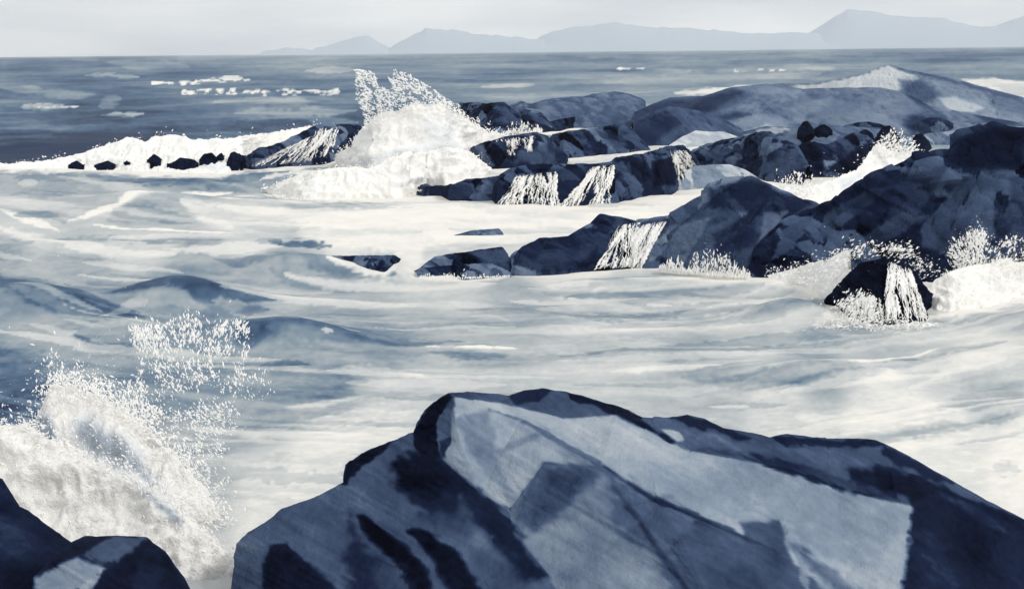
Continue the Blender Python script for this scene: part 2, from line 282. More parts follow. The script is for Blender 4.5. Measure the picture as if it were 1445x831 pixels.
waterlines = []      # filled by the rocks below, each brings a fringe of foam
SW = []
def build_sea():
    e = np.concatenate([[.35, .7, 1.2, 1.8, 2.5], np.arange(3.2, 780, 1.55), np.geomspace(783, 2600, 40)])
    Y = EYE * FPX / e
    a = np.concatenate([-np.geomspace(3.0, .60, 40), np.arange(-.59, .59, .00125), np.geomspace(.6, 3.0, 40)])
    nr, nc = len(Y), len(a)
    X = (Y[:, None] * a[None]); YY = np.repeat(Y[:, None], nc, 1); P = np.stack([X, YY, np.zeros_like(X)], -1).reshape(-1, 3)
    px, py = proj(P); ee = np.repeat(e[:, None], nc, 1).reshape(-1)
    num = np.zeros(len(px)); den = np.zeros(len(px)); sy = 7 + .11 * np.clip(py - 70, 0, 900)
    for (bx, by, v) in BASE:
        d = ((px - bx) / 62) ** 2 + ((py - by) / sy) ** 2
        if by > 240: v = v + (.13 if bx < 520 and by < 400 else .10 if bx < 520 and by < 530 else .05) * (1 - v) * 1.3
        w = 1 / (d ** 2.4 + .05); num += w * v; den += w
    V = num / den
    q = 60 * np.log(ee + 20)
    wob = 3 * noise2(px / 60, py / 14, 12)
    n6 = noise2(px / 20, (py + wob) / 2.6, 3) * .75 + noise2(px / 6, (py + wob) / 1.9, 4) * .6
    n20 = noise2(px / 60, (py + wob) / 8, 5)
    for (k, pts, w, v, al, soft, rough) in exec_strokes + [('l', wl, ww, .98, .95, .6, .9) for wl, ww in waterlines]:
        A = np.asarray(pts, float); mg = w * 2.5 + 25
        m = np.nonzero((px > A[:, 0].min() - mg) & (px < A[:, 0].max() + mg) & (py > A[:, 1].min() - mg) & (py < A[:, 1].max() + mg))[0]
        if not len(m): continue
        if k == 'l':
            d, u = line_sd(px[m], py[m], pts); ww = w * (.06 + .94 * np.clip(np.sin(np.pi * np.clip(u, .0, 1)), 0, 1) ** .65)
            soft = min(soft, .6); d = d / ww + (rough + .15) * (.7 * n6[m] + .45 * n20[m]); al_ = al * sstep(1 + soft, 1 - soft, d)
        else:
            d = poly_sd(px[m], py[m], pts) + rough * (.8 * n6[m] + .6 * n20[m]); al_ = al * sstep(-soft, soft, d)
        V[m] += (v - V[m]) * al_
    # long sweeping bands that follow the set of the current
    rg = np.random.default_rng(41)
    for i in range(190):
        x = rg.uniform(-150, 1450); y = 245 + 420 * rg.random() ** 1.15; ln_ = rg.uniform(120, 420) * (.5 + y / 600); pts = []
        for k in range(9):
            pts.append((x, y)); sl = .16 * (1 - x / 650) if x < 650 else -.20 * ((x - 650) / 700) ** 1.5
            x += ln_ / 8; y += sl * ln_ / 8 + rg.normal(0, .7)
        A = np.array(pts); w = rg.uniform(1.2, 5.5) * (.5 + A[0, 1] / 500); mg = w * 2.5
        m = np.nonzero((px > A[0, 0] - mg) & (px < A[-1, 0] + mg) & (py > A[:, 1].min() - mg) & (py < A[:, 1].max() + mg))[0]
        if not len(m): continue
        d, u = line_sd(px[m], py[m], pts); ww = w * (.05 + .95 * np.clip(np.sin(np.pi * u), 0, 1) ** .6)
        hard = rg.uniform(.1, .55); al_ = sstep(1 + hard, 1 - hard, d / ww + .45 * n6[m] + .3 * n20[m]) * rg.uniform(.15, .62)
        dv = .26 if rg.random() < .5 else -.2
        V[m] += np.where(dv > 0, (1 - V[m]) * .8, -np.clip(V[m], 0, .8) * .3) * al_
    # streaks drawn out along the current, finer with distance
    bend = 10 * np.sin(px / 330) + 14 * np.sin(px / 900 + 1)
    q2 = q + bend * np.clip(ee / 500, 0, .5)
    s1 = noise2(px / 170, q2 / 3.2, 21) * .5 + noise2(px / 60, q2 / 1.5, 22) * .35 + noise2(px / 22, q2 / .8, 23) * .3 + noise2(px / 7, q2 / .55, 24) * .2
    V += s1 * (.17 * np.clip(1.2 - V, .22, 1)) * (.75 + .35 * sstep(10, 120, ee)) + .035 * n6 + (.09 * noise2(px / 140, ee / 9, 61) + .07 * noise2(px / 50, ee / 4, 62)) * sstep(150, 90, ee)
    V -= .06 * sstep(385, 410, py) * sstep(420, 520, px) * sstep(1500, 1250, px) * sstep(1.0, .8, V)
    V += .05 * sstep(150, 60, ee) * sstep(200, 420, px)
    V += .14 * np.exp(-ee / 9) * (px > 250) + .06 * np.exp(-ee / 6)
    V -= .10 * sstep(170, 205, py) * sstep(240, 215, py) * sstep(260, 60, px) * sstep(.5, .3, V)
    # relief
    z = np.zeros(len(px)); att = 1
    z += .10 * noise2(P[:, 0] / 3.1 + 7, P[:, 1] / 1.9, 31) + .05 * noise2(P[:, 0] / 1.1, P[:, 1] / .7, 32) + .25 * noise2(P[:, 0] / 16, P[:, 1] / 7, 33)
    z *= sstep(1500, 100, P[:, 1])
    z += .018 * noise2(P[:, 0] / .35, P[:, 1] / .22, 34) * sstep(30, 12, P[:, 1])
    for (x0, y0, wx, wy, h) in [(262, 418, 75, 12, .55), (40, 432, 95, 14, .5), (400, 482, 110, 14, .45), (420, 378, 70, 8, .35), (200, 290, 90, 8, .4), (1110, 442, 60, 10, .3), (1150, 530, 150, 16, .2)]:
        z += h * np.exp(-((px - x0) / wx) ** 2 - ((py - y0) / wy) ** 2)
    # foam stands a little proud of the water
    z += .02 * sstep(.6, .95, V) * sstep(60, 20, P[:, 1])
    P[:, 2] = z
    o = mesh_obj('sea', P, grid_faces(nr, nc)[:, ::-1], M_sea, attrs={'foam': np.clip(V, 0, 1)}, smooth=True)
    o['kind'] = 'structure'

# ------------------------------------------------------------------ rocks
ROCKS = {}; HEAPS = {}
def resample(pts, n):
    P = np.asarray(pts, float); u = (P[:, 0] - P[0, 0]) / (P[-1, 0] - P[0, 0]); t = np.linspace(0, 1, n)
    return np.interp(t, u, P[:, 0]), np.interp(t, u, P[:, 1])
def loft(key, W, C, k=.9, thick=2.0, mat=None, tone=.15, amp=.12, var=.2, patches=(), seed=0, bulge=.75, smooth=False, name='sea_rock',
         label='', cat='rock', group=None, step=1.6, parent=None, fringe=5, lump=0, nf=34, dY=0.0, rot=.6, cells=None, on=None):
    """a rock (or a heap of foam) between its waterline W and its crest C, with a back that goes down below the water"""
    mat = mat or M_rock
    ext = max(abs(W[-1][0] - W[0][0]), abs(C[-1][0] - C[0][0])); n = int(max(26, min(ext / step, 420)))
    wx, wy = resample(W, n); cx, cy = resample(C, n)
    base = sea(wx, wy); Yf = base[:, 1] + dY
    d = ray(cx, cy); s = d[:, 2] / d[:, 1]
    z = (EYE + s * Yf) / (1 - s * k); z = np.maximum(z, .03); Yc = Yf + k * z
    crest = np.stack([d[:, 0] / d[:, 1] * Yc, Yc, EYE + s * Yc], 1)
    if dY: base = np.stack([base[:, 0] * Yf / base[:, 1], Yf, np.zeros(n)], 1)
    if on:        # sits on another surface instead of the water
        base = on_rock(on, wx, wy, .12); crest = at(cx, cy, base[:, 1] + .25); z = np.maximum(crest[:, 2] - base[:, 2], .05)
    hmax = float(z.max()); u = np.linspace(0, 1, n)
    rows = [base + np.array([0, -.25, -.9]) * min(1, hmax), base + np.array([0, -.08, -.25]) * min(1, hmax)]
    ts = np.linspace(0, 1, nf)
    for t in ts:
        p = base + (crest - base) * t
        p[:, 2] = base[:, 2] + (crest[:, 2] - base[:, 2]) * (t ** bulge)
        rows.append(p)
    th = thick * np.clip(np.sin(np.pi * np.clip(u, .03, .97)), .15, 1) ** .5
    for t in np.linspace(.12, 1, 10):
        p = crest.copy(); p[:, 1] += th * t; p[:, 0] *= p[:, 1] / crest[:, 1]; p[:, 2] = crest[:, 2] * (1 - t ** 1.1) - .9 * t ** 3
        rows.append(p)
    G = np.stack(rows); nr = len(rows)
    P = G.reshape(-1, 3).copy()
    du = np.gradient(G, axis=1); dv = np.gradient(G, axis=0); N = np.cross(du, dv).reshape(-1, 3)
    N /= np.linalg.norm(N, axis=1)[:, None] + 1e-9
    sc = max(.12, min(1.0, hmax)); cl = cells or (sc * .8, sc * .24)
    if lump:
        b = 1 - np.abs(noise3(P / (lump), seed)); b2 = 1 - np.abs(noise3(P / (lump * .4), seed + 5)); b3 = noise3(P / (lump * .13), seed + 6)
        disp = lump * (.42 * (b - .6) + .2 * (b2 - .6) + .06 * b3); rr = .5 + .5 * fbm3(P / lump, seed + 9)
    else:
        f1, r1 = facet(P, cl[0], seed + 1, rot); f2, r2 = facet(P, cl[1], seed + 2, rot)
        disp = amp * hmax * ((2.1 if key in ('great', 'mid_r', 'ledge', 'mid_a', 'mid_b', 'mid_c', 'fall_rock') else 1.5) * f1 + .7 * f2) + .03 * sc * fbm3(P / (.15 * sc), seed + 3); rr = .55 * r1 + .45 * r2; var = var * 1.45
    edge = np.ones(nr); edge[2 + nf - 4: 2 + nf + 3] = .45
    P += N * (disp * np.repeat(edge, n))[:, None]
    px, py = proj(P); front = np.repeat(np.arange(nr) < 2 + nf + 2, n)
    T = tone + var * (rr - .5) * 2
    n1 = noise2((px + py * .9) / 14, (py - px * .55) / 4, seed + 40) ; T += .05 * n1
    if not lump and mat is M_rock: T += (.2 if key in ('great', 'ledge', 'bigb', 'mid_c') else .24) * sstep(.70, .95, r1) * sstep(.25, .75, r2) * (tone > .085) - .1 * sstep(.35, .1, r1)
    for (poly, v, al, sf) in patches:  # hand-placed tones; on rocks and hills they paint lit and shaded planes
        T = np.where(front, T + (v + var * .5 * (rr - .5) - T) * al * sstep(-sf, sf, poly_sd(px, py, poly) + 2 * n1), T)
    o = mesh_obj(name, P, grid_faces(nr, n), mat, attrs={'tone': np.clip(T, 0, 1)}, smooth=smooth)
    if label: tag(o, label, cat, group)
    ROCKS[key] = (px[front], py[front], P[front]); HEAPS[key] = o
    if fringe: waterlines.append(([(x, y + 1) for x, y in W], fringe))
    return o
def on_rock(key, px, py, lift=.05):
    rx, ry, P = ROCKS[key]; px = np.atleast_1d(np.asarray(px, float)); py = np.atleast_1d(np.asarray(py, float))
    out = []
    for x, y in zip(px, py):
        j = np.argsort((rx - x) ** 2 + (ry - y) ** 2)[:3]; out.append(P[j, 1].min())
    return at(px, py, np.array(out) - lift)

REEF = 'low rocks in the reef foam'; MID = 'dark ledges among the breakers'; BLD = 'boulders beside the white channel'
# --- mountains
def mountain(pts, Y, label):
    P = np.asarray(pts, float); n = 260; x, y = resample(pts, n)
    y = y + 1.2 * noise2(x / 9, x * 0, 3)
    ys = np.convolve(np.pad(y, 12, mode='edge'), np.ones(25) / 25, 'valid'); jag = (at(x, y, Y) - at(x, ys, Y))[:, 2]
    crest = at(x, ys, Y); base = crest.copy(); base[:, 2] = -5
    rows = []
    for t in np.linspace(0, 1, 12): 
        p = base + (crest - base) * t; p[:, 1] -= (1 - t) * 1500; p[:, 0] *= p[:, 1] / Y; p[:, 2] += (1 - (2 * t - 1) ** 2) * 3 * noise2(x / 40, x * 0 + t * 3, 5) + jag * t ** 5; rows.append(p)
    for t in (.5, 1):
        p = crest.copy(); p[:, 1] += 1500 * t; p[:, 2] = (p[:, 2] + jag) * (1 - t); rows.append(p)
    o = mesh_obj('mountain', np.concatenate(rows), grid_faces(len(rows), n), M_mount, smooth=True); o['kind'] = 'structure'
mountain([(354,80),(375,72),(400,68),(440,70),(470,62),(500,53),(520,51),(535,60),(552,74)], 7000, '')
mountain([(530,76),(552,67),(575,54),(600,41),(640,43),(670,48),(700,50),(740,54),(765,56),(800,72)], 7300, '')
mountain([(735,74),(760,54),(780,44),(800,40),(840,36),(872,31),(890,36),(930,39),(975,40),(1010,43),(1060,48),(1110,46),(1150,46),(1200,70)], 7700, '')
mountain([(1120,70),(1150,46),(1165,36),(1180,23),(1195,14),(1215,15),(1250,20),(1280,24),(1310,25),(1335,27),(1360,34),(1385,38),(1410,37),(1445,23),(1520,8),(1600,20),(1750,68)], 8200, '')

# --- headland and back rocks
loft('hill_far', [(1060,150),(1200,170),(1320,180),(1445,180),(1700,190)], [(1060,126),(1095,119),(1150,118),(1189,111),(1224,103),(1254,91),(1280,100),(1315,106),(1346,112),(1381,122),(1445,139),(1700,170)], k=2.5, thick=25, mat=M_hill, tone=.6, amp=.03, var=.06, seed=3, fringe=0, name='headland',
     label='pale pointed headland slope rising highest above the rocks under the far water', cat='headland', bulge=.9,
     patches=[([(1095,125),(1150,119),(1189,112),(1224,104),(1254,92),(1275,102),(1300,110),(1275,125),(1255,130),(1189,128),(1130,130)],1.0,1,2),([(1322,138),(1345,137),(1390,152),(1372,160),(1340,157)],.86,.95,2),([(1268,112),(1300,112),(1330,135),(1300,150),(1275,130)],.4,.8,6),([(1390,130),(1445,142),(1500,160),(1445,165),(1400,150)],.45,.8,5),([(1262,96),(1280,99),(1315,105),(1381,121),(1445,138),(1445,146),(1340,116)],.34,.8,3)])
loft('hill', [(895,184),(960,186),(1050,188),(1130,188),(1200,189),(1300,190),(1445,193),(1700,200)], [(895,160),(920,148),(945,139),(990,137),(1032,125),(1081,120),(1130,127),(1189,125),(1238,125),(1275,131),(1310,150),(1360,160),(1400,168),(1445,176),(1700,190)], k=2.2, thick=14, mat=M_hill, tone=.47, amp=.04, var=.07, seed=5, fringe=0, name='headland',
     label='broad blue-grey headland ridge behind the dark boulders and ledges', cat='headland', bulge=.8,
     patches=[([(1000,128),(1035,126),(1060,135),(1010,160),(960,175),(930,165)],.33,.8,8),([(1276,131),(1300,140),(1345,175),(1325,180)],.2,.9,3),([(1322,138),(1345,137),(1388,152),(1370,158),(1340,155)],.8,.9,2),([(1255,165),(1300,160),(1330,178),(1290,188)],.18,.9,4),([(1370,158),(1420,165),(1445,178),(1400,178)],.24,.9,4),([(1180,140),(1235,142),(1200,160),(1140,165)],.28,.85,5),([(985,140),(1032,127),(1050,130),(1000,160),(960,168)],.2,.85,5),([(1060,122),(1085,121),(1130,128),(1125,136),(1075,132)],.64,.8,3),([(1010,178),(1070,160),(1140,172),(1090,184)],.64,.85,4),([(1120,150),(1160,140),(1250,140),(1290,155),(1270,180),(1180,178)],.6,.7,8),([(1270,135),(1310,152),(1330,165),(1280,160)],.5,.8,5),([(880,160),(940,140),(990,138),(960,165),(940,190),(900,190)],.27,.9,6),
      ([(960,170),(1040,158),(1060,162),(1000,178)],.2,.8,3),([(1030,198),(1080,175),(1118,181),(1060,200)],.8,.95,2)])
loft('back_grey', [(715,178),(760,182),(820,180),(910,178)], [(715,152),(727,147),(735,143),(750,148),(768,142),(800,138),(822,138),(848,133),(868,131),(885,134),(905,140),(910,144)], k=1.6, thick=6, tone=.42, amp=.07, var=.1, seed=8, mat=M_hill, name='sea_rock', label='long low mid-grey rock hump furthest back under the open water', fringe=0)
loft('back_a', [(645,178),(680,184),(700,188),(735,186)], [(645,152),(650,146),(664,146),(690,147),(711,146),(722,156),(735,170)], k=1.2, thick=4, tone=.1, amp=.1, var=.15, seed=11, name='sea_rock', label='dark back rock half hidden by the right edge of the tall splash', group=MID, patches=[([(700,150),(722,158),(730,172),(712,172)],.32,.8,3)])
loft('back_b', [(711,184),(740,186),(778,184)], [(711,166),(722,159),(738,155),(753,155),(764,161),(778,176)], k=1, thick=3, tone=.12, amp=.1, var=.15, seed=12, name='sea_rock', label='small round-topped dark rock beside the white jet, behind the ledges', group=MID, patches=[([(745,158),(765,162),(776,176),(755,176)],.33,.8,3)])
loft('back_c', [(757,184),(790,184),(824,178)], [(757,178),(775,172),(800,167),(812,165),(824,168)], k=1, thick=3, tone=.06, amp=.1, seed=13, name='sea_rock', label='flat black rock low in the white band below the grey hump', group=MID)
loft('back_d', [(812,174),(850,174),(890,170),(930,168)], [(812,160),(818,154),(830,151),(860,152),(885,152),(900,150),(930,158)], k=1.2, thick=4, tone=.14, amp=.1, seed=14, name='sea_rock', label='dark rock with a line of white spray along its foot', group=MID)
loft('mid_a', [(776,218),(795,222),(845,217),(890,216),(916,214)], [(776,200),(781,191),(800,187),(840,183),(868,177),(888,180),(904,198),(916,213)], k=.9, thick=4, tone=.1, amp=.09, var=.14, seed=15, name='sea_rock', label='dark slanted block between the white band and the ledge top', group=MID, patches=[([(840,186),(860,184),(895,208),(870,210)],.27,.8,3)])
loft('mid_b', [(668,226),(694,236),(740,236),(780,229),(800,228)], [(668,208),(690,200),(715,194),(757,189),(771,193),(782,206),(800,222)], k=.9, thick=4, tone=.13, amp=.09, var=.14, seed=16, name='sea_rock', label='dark wedge rock just right of the rolling foam, streaked white on top', group=MID, patches=[([(668,206),(680,203),(700,236),(688,234)],.5,.9,2),([(730,215),(770,205),(790,226),(720,236)],.3,.7,4)])
loft('back_e',[(893,212),(940,208),(1000,200),(1045,196)],[(893,174),(915,161),(945,152),(985,157),(1020,168),(1045,182)],k=1.4,thick=4,tone=.3,amp=.05,var=.1,seed=17,name='sea_rock',label='dull blue rock shoulder where the headland meets the ledges',mat=M_hill,fringe=0,patches=[([(893,172),(940,154),(960,175),(920,205),(895,210)],.18,.8,6)])
loft('back_f',[(1040,202),(1120,210),(1200,212),(1252,206)],[(1040,188),(1080,179),(1118,180),(1150,177),(1200,179),(1252,184)],k=1.6,thick=4,tone=.42,amp=.05,var=.08,seed=117,name='sea_rock',label='blue-grey rock bank with a pale top on which the boulder row stands',mat=M_hill,fringe=0,patches=[([(1035,198),(1080,180),(1119,181),(1060,202)],.8,.95,2)])
loft('pale_slab', [(944,214),(980,212),(1035,208),(1060,206)], [(944,206),(962,194),(982,185),(1003,187),(1020,186),(1040,193),(1060,199)], k=1.8, thick=3, tone=.84, amp=.05, var=.06, seed=18, name='sea_rock', label='pale grey slab with a jagged top edge behind the dark ledge', fringe=0)
loft('mid_c', [(970,238),(1000,238),(1050,244),(1090,256),(1140,262)], [(970,222),(985,214),(1005,205),(1030,199),(1066,190),(1085,190),(1105,196),(1122,208),(1140,236)], k=1.1, thick=4, tone=.12, amp=.1, var=.15, seed=19, name='sea_rock', label='dark angular rock between the pale block and the boulders', group=MID, patches=[([(1105,215),(1125,208),(1140,235),(1090,250),(1070,240)],.33,.8,4)])
loft('grey_block', [(955,266),(1000,262),(1055,258),(1068,254)], [(955,246),(975,236),(1000,233),(1030,233),(1050,240),(1068,250)], k=1.4, thick=2, tone=.6, amp=.05, var=.1, seed=20, name='sea_rock', label='light grey sloping block beside the end of the cascade ledge')
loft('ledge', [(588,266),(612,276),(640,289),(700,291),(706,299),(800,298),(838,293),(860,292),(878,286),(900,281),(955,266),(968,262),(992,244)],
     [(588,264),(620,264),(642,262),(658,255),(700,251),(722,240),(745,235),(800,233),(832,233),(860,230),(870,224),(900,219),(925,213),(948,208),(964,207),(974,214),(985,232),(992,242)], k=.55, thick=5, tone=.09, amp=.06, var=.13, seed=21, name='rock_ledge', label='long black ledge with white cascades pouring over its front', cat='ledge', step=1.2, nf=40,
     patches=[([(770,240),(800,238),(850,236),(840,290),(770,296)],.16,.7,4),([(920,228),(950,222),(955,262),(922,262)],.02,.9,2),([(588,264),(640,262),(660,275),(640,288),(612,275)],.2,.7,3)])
# --- boulders
loft('bluebase', [(1236,214),(1290,207),(1352,202),(1500,200)], [(1236,206),(1265,196),(1300,190),(1340,186),(1375,182),(1500,178)], k=1.2, thick=4, tone=.4, amp=.06, var=.1, seed=61, name='sea_rock', label='smooth blue-grey rock bank rising behind the great dark rock', fringe=0)
for i, (x0, x1, yt, yb, tn, lb) in enumerate([(1126,1148,172,197,.06,'small dark boulder at the top of the row, near the headland'),
    (1148,1174,176,190,.05,'flat dark boulder lying just behind the tilted boulder pair'), (1209,1232,183,198,.08,'little dark boulder beside the ball-shaped boulder'),
    (1232,1270,179,222,.05,'ball-shaped black boulder standing behind the bursting spray'), (1283,1313,190,221,.06,'round dark boulder at the end of the row beside the great rock'),
    (1190,1250,172,184,.14,'long low dark stone on the blue slope above the boulders'), (1290,1345,166,182,.2,'dull dark stone on the blue slope above the last boulder')]):
    w = x1 - x0
    loft('bl%d' % i, [(x0, yb - .25 * (yb - yt)), (x0 + w * .3, yb), (x0 + w * .7, yb), (x1, yb - .25 * (yb - yt))], [(x0, yb - .4 * (yb - yt)), (x0 + w * .12, yt + .35 * (yb - yt)), (x0 + w * .35, yt + 1), (x0 + w * .6, yt), (x0 + w * .88, yt + .3 * (yb - yt)), (x1, yb - .4 * (yb - yt))],
         k=.6, thick=2, tone=tn, amp=.08, var=.06, seed=50 + i, name='boulder', label=lb, cat='boulder', group=BLD, fringe=0, bulge=.6, on=['back_f', 'back_f', 'back_f', None, None, 'hill', 'hill'][i])
loft('bigb', [(1110,240),(1130,250),(1175,250),(1215,240),(1236,226)], [(1110,218),(1122,206),(1150,202),(1166,206),(1185,198),(1205,188),(1225,192),(1236,206)], k=.9, thick=3, tone=.2, amp=.09, var=.12, seed=60, name='boulder', label='largest boulder, split dark and blue, leaning over the white channel', cat='boulder', group=BLD,
     patches=[([(1112,226),(1130,204),(1150,203),(1160,215),(1162,250),(1135,250)],.04,.9,3),([(1165,242),(1215,205),(1236,200),(1236,222),(1200,246)],.04,.9,3)])
# --- the great dark rock and its neighbours
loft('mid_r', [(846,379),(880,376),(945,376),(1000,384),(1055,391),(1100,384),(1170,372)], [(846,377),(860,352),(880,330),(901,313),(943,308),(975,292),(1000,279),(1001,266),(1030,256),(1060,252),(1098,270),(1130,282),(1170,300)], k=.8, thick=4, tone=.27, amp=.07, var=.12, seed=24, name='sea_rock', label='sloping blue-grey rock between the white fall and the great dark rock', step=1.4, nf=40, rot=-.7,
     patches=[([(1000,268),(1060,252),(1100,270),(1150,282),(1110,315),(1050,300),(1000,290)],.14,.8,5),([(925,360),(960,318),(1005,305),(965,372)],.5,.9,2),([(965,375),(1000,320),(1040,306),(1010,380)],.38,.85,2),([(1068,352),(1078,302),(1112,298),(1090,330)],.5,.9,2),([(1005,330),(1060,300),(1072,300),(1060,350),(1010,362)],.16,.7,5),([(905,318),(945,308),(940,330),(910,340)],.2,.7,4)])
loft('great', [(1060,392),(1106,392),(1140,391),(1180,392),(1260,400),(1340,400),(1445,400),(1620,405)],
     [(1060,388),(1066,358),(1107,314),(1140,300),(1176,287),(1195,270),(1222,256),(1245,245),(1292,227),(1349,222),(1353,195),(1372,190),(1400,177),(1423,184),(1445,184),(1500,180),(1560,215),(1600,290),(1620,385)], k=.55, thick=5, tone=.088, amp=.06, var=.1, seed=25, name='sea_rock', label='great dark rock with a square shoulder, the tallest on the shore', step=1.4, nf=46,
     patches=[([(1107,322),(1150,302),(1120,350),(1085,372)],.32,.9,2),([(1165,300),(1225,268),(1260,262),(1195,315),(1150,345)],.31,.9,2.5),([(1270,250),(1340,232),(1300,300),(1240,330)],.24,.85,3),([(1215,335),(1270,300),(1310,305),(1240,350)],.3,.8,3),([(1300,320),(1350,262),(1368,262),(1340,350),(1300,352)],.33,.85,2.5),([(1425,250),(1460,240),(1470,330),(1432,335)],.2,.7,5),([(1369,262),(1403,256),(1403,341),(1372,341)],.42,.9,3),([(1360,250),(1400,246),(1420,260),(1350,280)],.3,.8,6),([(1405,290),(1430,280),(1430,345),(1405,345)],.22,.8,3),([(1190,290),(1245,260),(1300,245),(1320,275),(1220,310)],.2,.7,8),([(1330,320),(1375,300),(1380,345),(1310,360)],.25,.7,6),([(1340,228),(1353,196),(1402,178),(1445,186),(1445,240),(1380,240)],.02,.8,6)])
loft('fall_rock', [(715,384),(760,383),(800,382),(850,380),(903,376)], [(715,380),(728,362),(738,352),(762,340),(803,338),(835,318),(847,304),(870,307),(896,312),(903,325)], k=.7, thick=3, tone=.13, amp=.08, var=.14, seed=26, name='sea_rock', label='dark stepped rock whose right side is hidden by the white fall', group=MID, patches=[([(735,372),(790,350),(845,340),(830,365),(760,382)],.26,.8,6)])
loft('low_a', [(588,388),(640,385),(655,390),(720,386)], [(588,384),(600,373),(614,364),(642,358),(680,353),(708,350),(716,360),(720,376)], k=.9, thick=2, tone=.12, amp=.12, var=.15, seed=27, name='sea_rock', label='low black rock awash in front of the stepped rock', group=MID, patches=[([(665,354),(720,350),(720,370),(680,374)],.33,.8,4)])
loft('low_b', [(603,340),(640,344),(690,346),(714,345)], [(603,337),(640,333),(665,326),(690,324),(704,323),(709,328),(714,340)], k=1.2, thick=1.5, tone=.28, amp=.08, var=.12, seed=28, name='sea_rock', label='thin flat rock just breaking the white water above the low rock', group=MID, patches=[([(603,337),(660,331),(690,336),(640,344)],.1,.9,3),([(690,325),(713,324),(713,345),(695,344)],.55,.8,3)])
loft('low_c', [(460,375),(500,379),(542,385),(566,370)], [(460,370),(468,362),(500,362),(540,361),(556,361),(562,366)], k=.9, thick=1.5, tone=.1, amp=.1, var=.15, seed=29, name='sea_rock', label='small flat dark rock at the outer tip of the white water', group=MID, patches=[([(466,360),(482,362),(482,376),(466,374)],.55,.9,2)])
loft('splash_rock', [(1168,430),(1200,456),(1250,460),(1300,456),(1318,425)], [(1168,426),(1180,408),(1194,392),(1214,371),(1240,366),(1262,364),(1278,370),(1292,388),(1304,408),(1318,420)], k=.6, thick=1.6, tone=.05, amp=.09, var=.08, seed=30, name='sea_rock', label='lone black rock streaming with water in front of the great rock', fringe=10)
